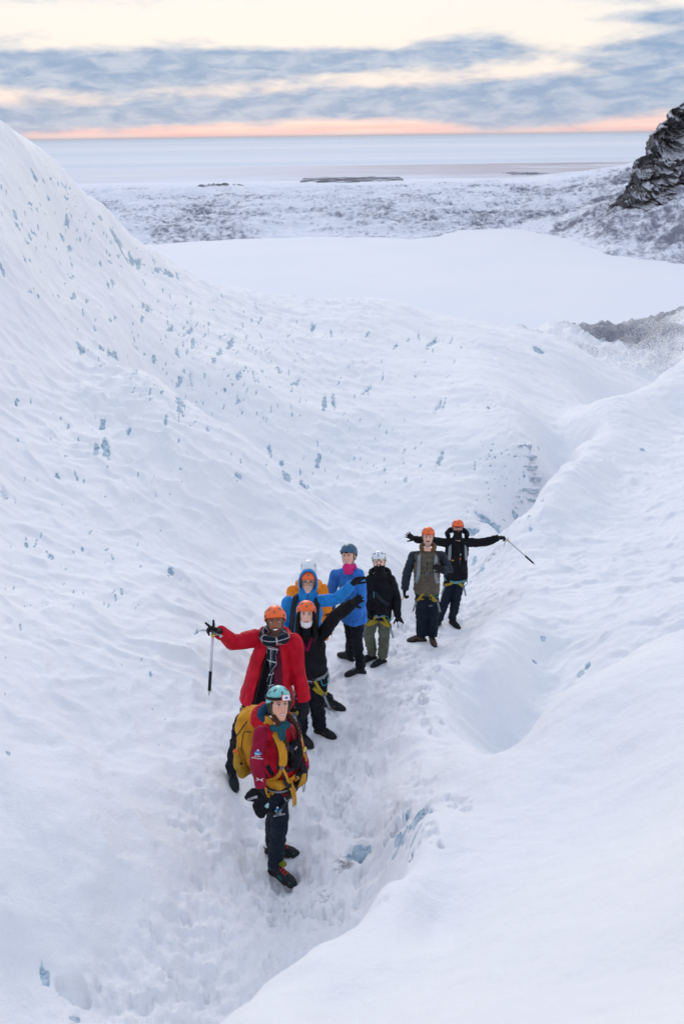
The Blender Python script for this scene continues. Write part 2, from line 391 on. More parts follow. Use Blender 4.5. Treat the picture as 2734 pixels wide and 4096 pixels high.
# scattered bare-ice facets: scoops melted into the steep side of the ripples
rr = np.random.RandomState(5)
cols = np.abs(aa) < .43
def locate(tx, ty, near=None):
    """ground point seen at a place in the photograph (marches out along that bearing)"""
    r = ray(tx*1.7436, ty*1.7436); a = r.x/r.y; g = r.z/r.y
    i = int(np.clip(np.searchsorted(aa, a), 1, len(aa)-1)); colz = G0[:, i]
    hit = np.where(colz >= g)[0]
    if near is not None: hit = hit[yy[hit] > near]
    j = hit[0] if len(hit) else len(yy)-1
    return a, yy[j], g*yy[j]
def scoop(tx, ty, hw, hh, ice=1.0, depth=.5, ang=0.0, near=None, rough=.5):
    """hw, hh: half extents in metres across and up the slope"""
    a, Yd, z = locate(tx, ty, near)
    i0, i1 = np.searchsorted(aa, [a-3*(hw+hh)/Yd, a+3*(hw+hh)/Yd]); 
    jj = int(np.clip(np.searchsorted(yy, Yd), 3, len(yy)-4)); ii = int(np.clip(np.searchsorted(aa, a), 1, len(aa)-2))
    slope = abs(G0[jj+3, ii]-G0[jj-3, ii])/(math.log(yy[jj+3])-math.log(yy[jj-3])); ry = max(hh/max(slope, .12), .04)
    j0, j1 = np.searchsorted(yy, [Yd-3*(ry+hw), Yd+3*(ry+hw)])
    if i1-i0 < 2 or j1-j0 < 2: return
    sl = (slice(j0, j1), slice(i0, i1))
    x = XG[sl]-a*Yd; y = YG[sl]-Yd
    # shear so that the mark runs straight away from the viewer
    x = x-a*y
    c, s_ = math.cos(ang), math.sin(ang); X2 = x*c+y*s_*.5; Y2 = -x*s_+y*c
    d = np.sqrt((X2/hw)**2+(Y2/ry)**2)
    k = .6/max(hw, .05)
    d = d+pn(x*k+tx, y*k*.6+ty)*rough*1.3+pn(x*k*2.6+tx, y*k*1.6)*rough*.6
    m = 1-sstep(d, .65, 1.15)
    ICE[sl] = np.maximum(ICE[sl], m*ice); H[sl] -= m*depth*hw*(1 if hw < .5 else .45)
def scatter(n, x0, x1, y0, y1, s0, s1, fn=None, p_icy=.9):
    k = 0
    while k < n:
        x = rr.uniform(x0, x1); y = rr.uniform(y0, y1)
        if fn and not fn(x, y): continue
        k += 1
        _, Yd, _ = locate(x, y)
        sz = rr.uniform(s0, s1)*(1+1.6*(rr.rand() < .12))
        px = Yd/(F/1.7436)                       # metres per view pixel
        scoop(x, y, max(sz*px*.31, px*1.2), max(sz*px*rr.uniform(.5, 1.1), px*1.8), rr.uniform(.45, 1.0), .5, rr.uniform(-.5, .15))
cr = lambda x: np.interp(x, [0, 90, 250, 450, 700, 1060, 1290, 1568], [310, 350, 490, 655, 700, 745, 800, 860])
diag = lambda x, y: y > cr(x)+10
SCAT = [(280, 0, 620, 380, 1000, 3.5, 9, lambda x, y: diag(x, y) and y < 620+x*.95 and y > x*.55+310),
        (95, 0, 420, 900, 1400, 5.5, 12.5, None), (230, 400, 1060, 760, 1120, 3.5, 8.5, diag),
        (18, 0, 500, 1350, 1700, 6, 12, None), (100, 300, 760, 640, 900, 3.5, 8, diag), (60, 60, 360, 380, 620, 3, 7, diag)]
for a_ in SCAT: scatter(*a_)
BIG = [(268,552,18,20),(300,590,6,16),(385,628,12,12),(250,590,7,9),(190,805,11,15),(232,798,10,8),(40,525,8,9),(5,622,6,18),(75,395,10,9),
       (412,912,12,30),(655,1088,14,16),(690,1108,18,22),(1235,806,14,13),(1085,1218,34,15),(1135,1212,36,16),(1180,1185,12,18),(1105,1182,34,12),(1050,1222,30,12),(985,1225,10,16),(960,1235,8,12),
       (812,1955,48,40),(958,1878,34,30),(922,1925,16,46),(948,1945,20,18),(905,1968,10,22),(1330,1540,13,14),(1345,1525,8,18),(1243,1463,7,10),(1225,1510,8,12),
       (1380,770,12,5),(1165,742,8,6),(120,1278,10,12),(60,1240,6,20),(130,1095,6,8),(545,1090,9,10),(100,2230,14,60),(170,2330,24,10),(20,1740,8,24),(1120,935,5,7),(1215,1212,8,7),(1475,1030,10,7),
       (1085,1290,9,12),(1100,1308,10,14),(935,1850,5,28)]
for x, y, hx, hy in BIG:
    nb = None if y < 1650 or x < 700 else 5.4
    _, Yd, _ = locate(x, y, nb); px = Yd/(F/1.7436)
    scoop(x, y, hx*px*.9, hy*px*.7, .95, .35, 0, nb, .65)
# speckled, chopped ice beside the steps
for k in range(90):
    x = rr.uniform(1060, 1240)+rr.normal()*10; y = rr.uniform(1010, 1210)
    if x < 1060+ (1160-y)*.25: continue
    _, Yd, _ = locate(x, y); px = Yd/(F/1.7436)
    scoop(x, y, px*rr.uniform(1.5, 4.5), px*rr.uniform(1.5, 4), rr.uniform(.5, 1), .5, rr.uniform(-1, 1))
# scuffs and prints in the near-left snow
for k in range(95):
    x = rr.normal(500, 110); y = rr.uniform(1880, 2320)
    if rr.rand() < .35: x, y = rr.uniform(560, 900), rr.uniform(1650, 2150)
    _, Yd, _ = locate(x, y, 4.0); px = Yd/(F/1.7436)
    scoop(x, y, px*rr.uniform(5, 13), px*rr.uniform(3, 9), rr.uniform(0, .35), .75, rr.uniform(.2, 1.2), 4.0, .8)
for k in range(230):
    x, y = rr.uniform(560, 1060), rr.uniform(1340, 2120); a, Yd, z = locate(x, y, 4.0); i_ = np.searchsorted(aa, a); j_ = np.searchsorted(yy, Yd)
    if PD[min(j_, len(yy)-1), i_] > 1.2: continue
    px = Yd/(F/1.7436); scoop(x, y, rr.uniform(.03, .065), rr.uniform(.03, .08), rr.uniform(0, .25), .7, rr.uniform(-1, 1), 4.0, .9)
scoop(150, 2260, .11, .07, .12, .5, 0, 4.0, .8)
for (x, y, hx, hy, v) in [(790,1985,40,28,.8),(740,2060,50,30,.5),(690,2130,60,40,.35),(640,2200,60,40,.3),(1190,1150,40,30,.4),(1215,1050,45,55,.1),(1130,1270,55,26,.5),(560,1850,60,30,.25),(1100,1330,60,25,.42),(560,1720,90,35,.2),(1225,990,50,20,.35)]:
    a, Yd, _ = locate(x, y, 4.0 if x < 900 else None); px = Yd/(F/1.7436)
    d = ((XG-a*YG)/(hx*px))**2+((YG-Yd)/(hy*px*2.3))**2
    DIRT = np.maximum(DIRT, np.exp(-d)*v)
DIRT = np.maximum(DIRT, dirtyz*(.26+.5*fbm(XG*.07, YG*.07, 3)+.3*sstep(YG, 68, 84)+.35*sstep(YG, 84, 96)*sstep(AG, .27, .33)))
DIRT = np.maximum(DIRT, path*.22)
ZG = ZG+H
BO = sstep(YG, 100, 150); ZG = ZG-BO*4
glm = mesh_np('glacier', np.stack([XG, YG, ZG], 2).reshape(-1, 3), grid_faces(*XG.shape))
for nm, arr in (('ice', ICE), ('dirt', DIRT), ('path', path)):
    at = glm.attributes.new(nm, 'FLOAT', 'POINT'); at.data.foreach_set('value', arr.astype(np.float32).ravel())
m = M('glacier_snow')
ice = m.attr('ice'); dirt = m.attr('dirt'); pth = m.attr('path')
fn_ = m.noise(26, 6, .65); fn2 = m.noise(90, 4, .6); big = m.noise(.35, 4, .5)
icem = m.mr(m.math('ADD', ice, m.math('MULTIPLY', m.math('SUBTRACT', fn_, .5), .7)), .40, .62)
snow = m.mix(m.mr(big, .35, .7), (.84, .855, .895), (.90, .905, .92))
icec = m.mix(m.mr(m.noise(9, 6, .7, .6), .38, .62), (.25, .38, .49), (.55, .66, .75))
spk = m.mr(m.math('ADD', m.math('MULTIPLY', m.noise(9, 8, .78, .3), 1.0), m.math('MULTIPLY', dirt, .42)), .66, .86)
dc = m.mix(fn2, (.10, .105, .13), (.30, .31, .36))
col = m.mix(m.math('MULTIPLY', spk, m.mr(dirt, .05, .35)), snow, dc)
col = m.mix(m.math('MULTIPLY', pth, .10), col, (.70, .68, .74))
col = m.mix(icem, col, icec)
m.set(col, m.math('SUBTRACT', .75, m.math('MULTIPLY', icem, .15)), .2)
hb = m.math('ADD', m.math('MULTIPLY', m.noise(38, 6, .68), 1.0), m.math('MULTIPLY', m.noise(7, 5, .6, .5), 1.6))
m.bump(hb, .5, .03)
glm.materials.append(m.m); MAT_SNOW = m.m
glacier = link('glacier', glm); tag(glacier, kind='structure')

# ---- air: thin even haze over the plain
# (box built last, below)
# ---- cut steps in the ice, each a block with a bare riser
mi = M('step_ice'); mi.set(mi.mix(mi.mr(mi.noise(22, 6, .75), .42, .6), (.40, .50, .58), (.84, .86, .90)), .5, .3).bump(mi.noise(30, 5, .7), .8, .03)
for k, (y, hw) in enumerate([(1146, 24), (1122, 30), (1096, 32), (1070, 28), (1046, 24), (1022, 16)]):
    a, Yd, z = locate(1212-(3 if k % 2 else -2)-k*1.2, y); px = Yd/(F/1.7436); hwm = hw*px
    nx = 26; vs = []; 
    for j, (dy, dz) in enumerate([(.03, -.12), (0, -.11), (-.005, -.05), (.0, .035), (.05, .045), (.3, .03)]):
        for i in range(nx):
            q = i/(nx-1)*2-1; w_ = (1-abs(q)**14)
            vs.append((a*Yd+q*hwm+rr.normal()*.008, Yd-.05+dy+rr.normal()*.014, z+(dz if dz > 0 else dz)*w_+rr.normal()*.012))
    me = mesh_np('step', vs, grid_faces(6, nx), False); me.materials.append(mi.m); me.materials.append(MAT_SNOW)
    for p in me.polygons:
        if p.index >= (nx-1)*3: p.material_index = 1
    for nm in ('ice', 'dirt', 'path'): me.attributes.new(nm, 'FLOAT', 'POINT')
    link('step', me, glacier)

# ------------------------------------------------------------ lake, moraine, plain, sea
LZ = -70.0
shore = [(-200,585),(360,562),(480,553),(620,546),(700,541),(800,546),(940,549),(1010,540),(1050,528),(1200,527),(1290,545),(1330,560),(1400,583),(1480,592),(1568,606),(1900,660)]
sx = []; sy = []
for x, y in shore:
    r = ray(x*1.7436, y*1.7436); Yd = LZ/(r.z/r.y); sx.append(r.x/r.y); sy.append(Yd)
a2 = np.linspace(-.62, .62, 700); y2 = np.concatenate([seg(480, 1500, .0030), seg(1500, 1950, .006)])
A2, Y2 = np.meshgrid(a2, y2); X2 = A2*Y2
sh = np.interp(A2, sx, sy)+fbm(X2*.02, Y2*.02, 4)*14
ins = Y2-sh
lift = sstep(ins, 0, 60); out = 1-sstep(Y2, 1300, 1750)
hh = rid(fbm(X2*.006, Y2*.010, 5, .55))*7.5+fbm(X2*.03, Y2*.05, 5, .6)*3.2
Z2 = LZ+.8*sstep(ins, -4, 6)-2.5*(1-sstep(ins, -8, 2))+lift*out*(hh+2.0)*.75+fbm(X2*.05, Y2*.05, 4, .65)*1.1*out*sstep(ins, 0, 12)
scree = sstep(A2, .17, .34)*sstep(ins, 5, 130)
Z2 += scree*(26+fbm(X2*.02, Y2*.02, 4)*5)
Z2 -= sstep(Y2, 1650, 1930)*4.2
mm = mesh_np('moraine', np.stack([X2, Y2, Z2], 2).reshape(-1, 3), grid_faces(*X2.shape))
m = M('moraine_ground')
sepn = m.n('ShaderNodeSeparateXYZ'); m.l(m.geo.outputs['Normal'], sepn.inputs[0])
sepp = m.n('ShaderNodeSeparateXYZ'); m.l(m.geo.outputs['Position'], sepp.inputs[0])
nA = m.noise(.22, 8, .72, .3, (1, .45, 1)); nB = m.noise(.012, 5, .6, .3, (1, .6, 1)); nC = m.noise(.035, 6, .65, .5, (.5, 1.1, 1))
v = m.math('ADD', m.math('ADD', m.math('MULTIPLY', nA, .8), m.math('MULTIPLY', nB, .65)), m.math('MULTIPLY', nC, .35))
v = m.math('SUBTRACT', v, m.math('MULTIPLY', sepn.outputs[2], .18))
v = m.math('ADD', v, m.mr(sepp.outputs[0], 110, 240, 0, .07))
fade = m.mr(sepp.outputs[1], 1050, 1700, 0, .13)  # dark rubble lightened with distance: haze fade put into the colour
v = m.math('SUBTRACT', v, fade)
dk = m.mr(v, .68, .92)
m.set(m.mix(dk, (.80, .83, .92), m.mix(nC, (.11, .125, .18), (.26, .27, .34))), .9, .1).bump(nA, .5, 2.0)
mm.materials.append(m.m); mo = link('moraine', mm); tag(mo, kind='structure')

def sheet(name, x0, x1, y0, y1, z, mat):
    me = mesh_np(name, [(x0, y0, z), (x1, y0, z), (x1, y1, z), (x0, y1, z)], [(0, 1, 2, 3)], False)
    me.materials.append(mat); o = link(name, me); tag(o, kind='structure'); return o
m = M('lake_snow'); ln = m.noise(.012, 5, .55, .2); l2 = m.noise(.05, 6, .7, .6, (1, 2.2, 1), off=(31, 3, 0))
m.set(m.mix(m.mr(ln, .3, .7), (.80, .825, .89), (.84, .85, .905)), .85, .15)
sheet('lake', -900, 900, 150, 1050, LZ, m.m)
m = M('plain_ground'); sp = m.n('ShaderNodeSeparateXYZ'); m.l(m.geo.outputs['Position'], sp.inputs[0])
Yp = sp.outputs[1]; Xp = sp.outputs[0]
s1 = m.noise(.0030, 7, .62, .6, (.35, 1.0, 1)); s2 = m.noise(.012, 6, .7, .4, (.5, 1.3, 1)); s3 = m.noise(.00012, 6, .6, .3, (.3, 1.6, 1)); s4 = m.noise(.0009, 6, .65, .3, (.25, 1.2, 1), off=(5, 9, 0))
snowp = m.mix(m.mr(s1, .3, .7), (.72, .76, .86), (.84, .86, .92))
brown = m.math('MULTIPLY', m.mr(Yp, 1500, 2000), m.math('SUBTRACT', 1.0, m.mr(Yp, 2700, 2800)))
xr = m.mr(Xp, -500, 700, .25, 1.0)
bm_ = m.math('MULTIPLY', m.math('MULTIPLY', brown, xr), m.mr(m.math('ADD', m.math('MULTIPLY', s1, .55), m.math('MULTIPLY', s2, .5)), .40, .58), clamp=True)
colp = m.mix(m.math('MULTIPLY', bm_, .85), snowp, (.42, .36, .39))
seac = m.mix(m.mr(s3, .4, .62), (.62, .69, .79), (.77, .79, .85))
seac = m.mix(m.math('MULTIPLY', m.mr(s4, .52, .66), .5), seac, (.86, .85, .88))
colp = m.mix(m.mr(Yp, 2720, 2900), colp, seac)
colp = m.mix(m.mr(Yp, 9000, 30000), colp, (.60, .68, .79))  # far end blends to pale blue, horizon haze painted into the ground colour
m.set(colp, .9, .1)
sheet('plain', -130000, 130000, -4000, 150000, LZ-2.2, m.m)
# bare gravel flats and low mounds lying on the plain
mg = M('dark_gravel'); mg.set(mg.mix(mg.mr(mg.noise(.05, 7, .75, .4, (.5, 1.4, 1)), .46, .62), (.055, .06, .085), (.62, .65, .74)), .95, .1)
def flat(name, x0, x1, y, hy, hz, seed):
    c = T((x0+x1)/2, y, 1); Yd = (LZ-.5)/c.z; base_z = LZ+.7 if Yd < 1750 else LZ-2.3; l = T(x0, y, Yd); r_ = T(x1, y, Yd)
    n1_, n2_ = 60, 24; rs = np.random.RandomState(seed); U, V = np.meshgrid(np.linspace(-1, 1, n1_), np.linspace(-1, 1, n2_))
    hx = (r_.x-l.x)/2; Dy = Yd/ (F/1.7436)*hy*Yd/72
    x = (l.x+r_.x)/2+U*hx; yv = Yd+V*Dy
    rad = np.sqrt(U**2+V**2)+fbm(U*3+seed, V*2, 4, .6)*.5
    z = base_z-.4+hz*(1-sstep(rad, .1, 1.0))+.9*(1-sstep(rad, .7, .95))
    me = mesh_np(name, np.stack([x, yv, z], 2).reshape(-1, 3), grid_faces(n2_, n1_)); me.materials.append(mg.m)
    o = link(name, me); tag(o, kind='structure'); return o
flat('gravel_flat', 690, 925, 415, 7, 1.5, 3); flat('gravel_flat', 1150, 1250, 396, 3, 1, 5)
flat('gravel_flat', 430, 560, 434, 6, 5.0, 8); flat('gravel_flat', 1230, 1400, 437, 6, 1.5, 12); flat('gravel_flat', 225, 300, 457, 4, 1.5, 14); flat('gravel_flat', 190, 260, 440, 3, 1, 15)

# ------------------------------------------------------------ cliff at the right
# lies behind the scree; the crest line falls from the upper right to the lake flats
cr_t = [(1380,495),(1400,470),(1418,440),(1440,415),(1452,380),(1480,345),(1490,310),(1512,285),(1530,262),(1568,228),(1640,180),(1760,90),(1900,20),(2100,-40)]
cu = []; cz = []
for i, (x, y) in enumerate(cr_t):
    p = T(x, y, 733+62*np.clip((x-1380)/520, 0, 1)); cu.append(p.x); cz.append(p.z)
nx_, nv = 420, 240
xs = np.linspace(cu[0], cu[-3], nx_); top = np.interp(xs, cu, cz)
base = np.full(nx_, -62.0)+np.interp(xs, [cu[0], cu[0]+60, cu[-1]], [8, 22, 34])
U, V = np.meshgrid(np.arange(nx_)/(nx_-1), np.linspace(0, 1.35, nv))
KX = np.repeat(xs[None], nv, 0); KZ = base[None]+(top-base)[None]*np.minimum(V, 1)
KY = 700+U*40+np.minimum(V, 1)*55*(.6+.4*U)+np.maximum(V-1, 0)*500
KX = KX*(1+np.maximum(V-1, 0)*.62); KZ = KZ-np.maximum(V-1, 0)*150*(1+U)
n1_ = rid(fbm(KX*.022+KZ*.012, KZ*.030-KX*.01, 5, .58)); n2_ = rid(fbm(KX*.07, KZ*.11, 4, .6)); blk = np.floor((KZ+KX*.55+pn(KX*.03, KZ*.03)*14+fbm(KX*.08, KZ*.08+5, 3)*9)/19)
st_ = ((KZ+KX*.55+pn(KX*.03, KZ*.03)*14+fbm(KX*.08, KZ*.08+5, 3)*9)/19)-blk
taper = sstep(U, 0, .05)
KY = KY-(n1_*15+n2_*5+ (st_**2)*-7)*taper; KZ = KZ+(fbm(KX*.05, V*6, 4, .6)*3.2)*sstep(V, .05, .5)*taper
cm = mesh_np('cliff', np.stack([KX, KY, KZ], 2).reshape(-1, 3), grid_faces(nv, nx_))
m = M('cliff_rock'); sn = m.n('ShaderNodeSeparateXYZ'); m.l(m.geo.outputs['True Normal'], sn.inputs[0])
c1 = m.noise(.09, 8, .7, .4); c2 = m.noise(.4, 7, .75, .3); c3 = m.noise(.03, 4, .5)
rock = m.mix(m.mr(c1, .35, .7), (.045, .050, .065), (.17, .16, .17))
sn_m = m.mr(m.math('ADD', m.math('ADD', m.math('MULTIPLY', sn.outputs[2], .75), m.math('MULTIPLY', c2, .75)), m.math('MULTIPLY', c3, .25)), .81, 1.0)
m.set(m.mix(m.math('MULTIPLY', sn_m, .85), rock, (.72, .75, .84)), .9, .15).bump(m.math('ADD', c1, c2), .8, 3.0)
cm.materials.append(m.m); co_ = link('cliff', cm); tag(co_, kind='structure')

# ------------------------------------------------------------ haze: thin even air round the whole scene
hzm = bpy.data.materials.new('haze_air'); hzm.use_nodes = True; t_ = hzm.node_tree; t_.nodes.clear()
ho = t_.nodes.new('ShaderNodeOutputMaterial'); hv = t_.nodes.new('ShaderNodeVolumePrincipled'); t_.links.new(hv.outputs[0], ho.inputs['Volume'])
hv.inputs['Color'].default_value = (.90, .94, 1.0, 1); hv.inputs['Density'].default_value = HAZE; hv.inputs['Anisotropy'].default_value = .2
v_ = [(x, y, z) for x in (-131000, 131000) for y in (-4200, 151000) for z in (-74.0, 75.0)]
hz = bpy.data.meshes.new('haze'); hz.from_pydata(v_, [], [(0, 1, 3, 2), (4, 6, 7, 5), (0, 4, 5, 1), (2, 3, 7, 6), (0, 2, 6, 4), (1, 5, 7, 3)]); hz.materials.append(hzm)
if HAZE > 0: tag(link('haze', hz), kind='stuff')
# ============================================================ body and clothing library
UP = Vector((0, 0, 1))
GS = .88      # girth of bodies, clothes and gear
def orth(axis, side):
    a = axis.normalized(); s = (side-a*side.dot(a)); s = s.normalized() if s.length > 1e-5 else a.orthogonal().normalized()
    return a, s, a.cross(s)
def chain(pts, rad, side, caps='rr', n=22, sq=2.0):
    """closed loft through pts; rad = (half width along side, half depth) per point"""
    pts = [Vector(p) for p in pts]; V = []; Fs = []
    rings = []; kg = side.length if .86 < side.length < .995 else GS; rad = [tuple(q*kg for q in (r_ if isinstance(r_, tuple) else (r_, r_))) for r_ in rad]
    for i, p in enumerate(pts):
        t = (pts[min(i+1, len(pts)-1)]-pts[max(i-1, 0)])
        rings.append((p, t, rad[i]))
    full = []
    def cap(r, sgn):
        p, t, (w_, d_) = r; t = t.normalized(); q = min(w_, d_); o = []
        for a in (75, 50, 25): o.append((p+t*sgn*q*math.sin(math.radians(a)), t, (w_*math.cos(math.radians(a))+.0001, d_*math.cos(math.radians(a))+.0001)))
        return o
    if caps[0] == 'r': full += cap(rings[0], -1)
    full += rings
    if caps[1] == 'r': full += cap(rings[-1], 1)[::-1]
    for p, t, (w_, d_) in full:
        a, s, f = orth(t, side)
        for k in range(n):
            th = 2*math.pi*k/n; c, q = math.cos(th), math.sin(th)
            c = math.copysign(abs(c)**(2/sq), c); q = math.copysign(abs(q)**(2/sq), q)
            V.append(p+s*w_*c+f*d_*q)
    m_ = len(full)
    for i in range(m_-1):
        for k in range(n): Fs.append((i*n+k, i*n+(k+1) % n, (i+1)*n+(k+1) % n, (i+1)*n+k))
    Fs.append(tuple(range(n-1, -1, -1))); Fs.append(tuple((m_-1)*n+k for k in range(n)))
    return V, Fs
def ball(c, r, R=None, n=14):
    V = []; Fs = []; r = r if isinstance(r, tuple) else (r, r, r)
    X_, Y_, Z_ = R if R else (Vector((1, 0, 0)), Vector((0, 1, 0)), UP)
    for i in range(n+1):
        ph = math.pi*i/n
        for k in range(n):
            th = 2*math.pi*k/n
            V.append(c+X_*r[0]*math.sin(ph)*math.cos(th)+Y_*r[1]*math.sin(ph)*math.sin(th)+Z_*r[2]*math.cos(ph))
    for i in range(n):
        for k in range(n): Fs.append((i*n+k, (i+1)*n+k, (i+1)*n+(k+1) % n, i*n+(k+1) % n))
    return V, Fs
def box(c, X_, Y_, Z_):
    V = [c+X_*a+Y_*b+Z_*d for a in (-1, 1) for b in (-1, 1) for d in (-1, 1)]
    return V, [(0, 1, 3, 2), (4, 6, 7, 5), (0, 4, 5, 1), (2, 3, 7, 6), (0, 2, 6, 4), (1, 5, 7, 3)]
def joinp(prims):
    V = []; Fs = []
    for v, f in prims:
        o = len(V); V += [tuple(q) for q in v]; Fs += [tuple(i+o for i in g) for g in f]
    return V, Fs
def solid(name, prims, mat, parent, smooth=True, bev=0):
    V, Fs = joinp(prims); me = bpy.data.meshes.new(name); me.from_pydata(V, [], Fs); me.update()
    bm = bmesh.new(); bm.from_mesh(me)
    if bev: bmesh.ops.bevel(bm, geom=bm.edges[:], offset=bev, segments=2, affect='EDGES', profile=.6)
    bmesh.ops.recalc_face_normals(bm, faces=bm.faces[:]); bm.to_mesh(me); bm.free()
    for p in me.polygons: p.use_smooth = smooth
    me.materials.append(mat); return link(name, me, parent)
_tmpc = bpy.data.collections.new('tmp'); COL.children.link(_tmpc)
def remesh_np(prims, voxel, smooth=4, fac=.5):
    V, Fs = joinp(prims); me = bpy.data.meshes.new('t'); me.from_pydata(V, [], Fs); me.update()
    o = bpy.data.objects.new('t', me); _tmpc.objects.link(o)
    r = o.modifiers.new('r', 'REMESH'); r.mode = 'VOXEL'; r.voxel_size = voxel; r.use_smooth_shade = True
    if smooth: s = o.modifiers.new('s', 'SMOOTH'); s.factor = fac; s.iterations = smooth
    dg = bpy.context.evaluated_depsgraph_get(); dg.update()
    out = bpy.data.meshes.new_from_object(o.evaluated_get(dg), depsgraph=dg)
    bpy.data.objects.remove(o); bpy.data.meshes.remove(me)
    return out
def n3(co, sc, seed=0.0):
    x, y, z = co[:, 0]*sc+seed, co[:, 1]*sc+seed*1.7, co[:, 2]*sc-seed
    return (pn(x+z*.31, y-z*.57)+pn(y+x*.37, z+3.1)+pn(z*1.07-y*.2, x+7.7))/1.8
def folds(amp=.006, sc=7, seed=0.0, zst=1.0):
    def f(co, no):
        c = co*np.array([1, 1, zst]); a = 1-np.abs(n3(c, sc, seed))*2.2; b = n3(c, sc*2.6, seed+5)
        c2 = n3(c*np.array([1, 1, .45]), sc*1.4, seed+9); cr = np.maximum(0, 1-np.abs(c2)*7)
        return co+no*(amp*(a+.5*b)-amp*1.15*cr)[:, None]
    return f
def garment(name, prims, mat, parent, voxel=.012, smooth=5, disp=None, label=None):
    me = remesh_np(prims, voxel, smooth); me.name = name
    n_ = len(me.vertices); co = np.empty(n_*3); me.vertices.foreach_get('co', co); no = np.empty(n_*3); me.vertices.foreach_get('normal', no)
    if disp: me.vertices.foreach_set('co', disp(co.reshape(-1, 3), no.reshape(-1, 3)).ravel())
    me.update(); me.polygons.foreach_set('use_smooth', np.ones(len(me.polygons), dtype=bool))
    me.materials.clear(); me.materials.append(mat)
    o = link(name, me, parent)
    if label: o['label'] = label
    return o
def ribbon(name, pts, nrm, width, mat, parent, thick=.004, closed=False, ends=None):
    pts = [Vector(p) for p in pts]; N = len(pts); V = []; Fs = []; L = 0; uv = []
    for i, p in enumerate(pts):
        t = (pts[(i+1) % N]-pts[i-1]) if closed else (pts[min(i+1, N-1)]-pts[max(i-1, 0)])
        t.normalize(); nn = (nrm[i]-t*nrm[i].dot(t)).normalized(); b = t.cross(nn)
        wd = width[i] if isinstance(width, (list, tuple)) else width
        if i: L += (p-pts[i-1]).length
        for s, h in ((-1, 0), (-1, 1), (1, 1), (1, 0)):
            V.append(p+b*s*wd/2+nn*thick*h); uv.append(((s+1)/2, L))
    R_ = N if closed else N-1
    for i in range(R_):
        a = i*4; c = ((i+1) % N)*4
        for k in range(4): Fs.append((a+k, a+(k+1) % 4, c+(k+1) % 4, c+k))
    if not closed: Fs += [(3, 2, 1, 0), tuple((N-1)*4+k for k in range(4))]
    me = bpy.data.meshes.new(name); me.from_pydata([tuple(v) for v in V], [], Fs); me.update()
    ul = me.uv_layers.new(name='UVMap')
    for lp in me.loops: ul.data[lp.index].uv = uv[lp.vertex_index]
    bm = bmesh.new(); bm.from_mesh(me); bmesh.ops.recalc_face_normals(bm, faces=bm.faces[:]); bm.to_mesh(me); bm.free()
    me.materials.append(mat); return link(name, me, parent)
def tubepath(pts, r): 
    return chain(pts, [(r, r)]*len(pts), Vector((.31, .2, .9)), 'ff', 8)
def spline(pts, n):
    pts = [Vector(p) for p in pts]; out = []
    for i in range(len(pts)-1):
        p0, p1, p2, p3 = pts[max(i-1, 0)], pts[i], pts[i+1], pts[min(i+2, len(pts)-1)]
        for k in range(n):
            t = k/n; out.append(.5*((2*p1)+(p2-p0)*t+(2*p0-5*p1+4*p2-p3)*t*t+(3*p1-p0-3*p2+p3)*t**3))
    out.append(pts[-1]); return out

# ---- materials
_mc = {}
def cloth(name, c, rough=.8, var=.18, bs=60, bstr=.35, c2=None, spec=.12, quilt=0):
    if name in _mc: return _mc[name]
    m = M(name); a = m.noise(9, 5, .6); f = m.noise(bs, 4, .6)
    dk = tuple(x*(1-var) for x in c); lt = tuple(min(1, x*(1+var*.7)+.004) for x in c)
    m.set(m.mix(m.mr(a, .3, .7), dk, c2 or lt), rough, spec); m.p.inputs['Sheen Weight'].default_value = 0.0
    m.bump(m.math('ADD', m.math('MULTIPLY', a, 1.3), m.math('MULTIPLY', f, .35)), bstr, .02)
    _mc[name] = m.m; return m.m
def plastic(name, c, rough=.35, metal=0.0):
    if name in _mc: return _mc[name]
    m = M(name); a = m.noise(25, 5, .7)
    m.set(m.mix(m.mr(a, .55, .8), c, tuple(x*.82 for x in c)), m.math('ADD', rough, m.math('MULTIPLY', a, .12)), .45, metal)
    _mc[name] = m.m; return m.m
def vcmat(name, rough=.5):
    if name in _mc: return _mc[name]
    m = M(name); c = m.attrc('col'); a = m.noise(140, 4, .6)
    m.set(m.mix(m.math('MULTIPLY', a, .10), c, (.30, .12, .10)), rough, .35); m.p.inputs['Subsurface Weight'].default_value = .06
    m.p.inputs['Subsurface Radius'].default_value = (.01, .004, .002)
    m.bump(a, .12, .003); _mc[name] = m.m; return m.m
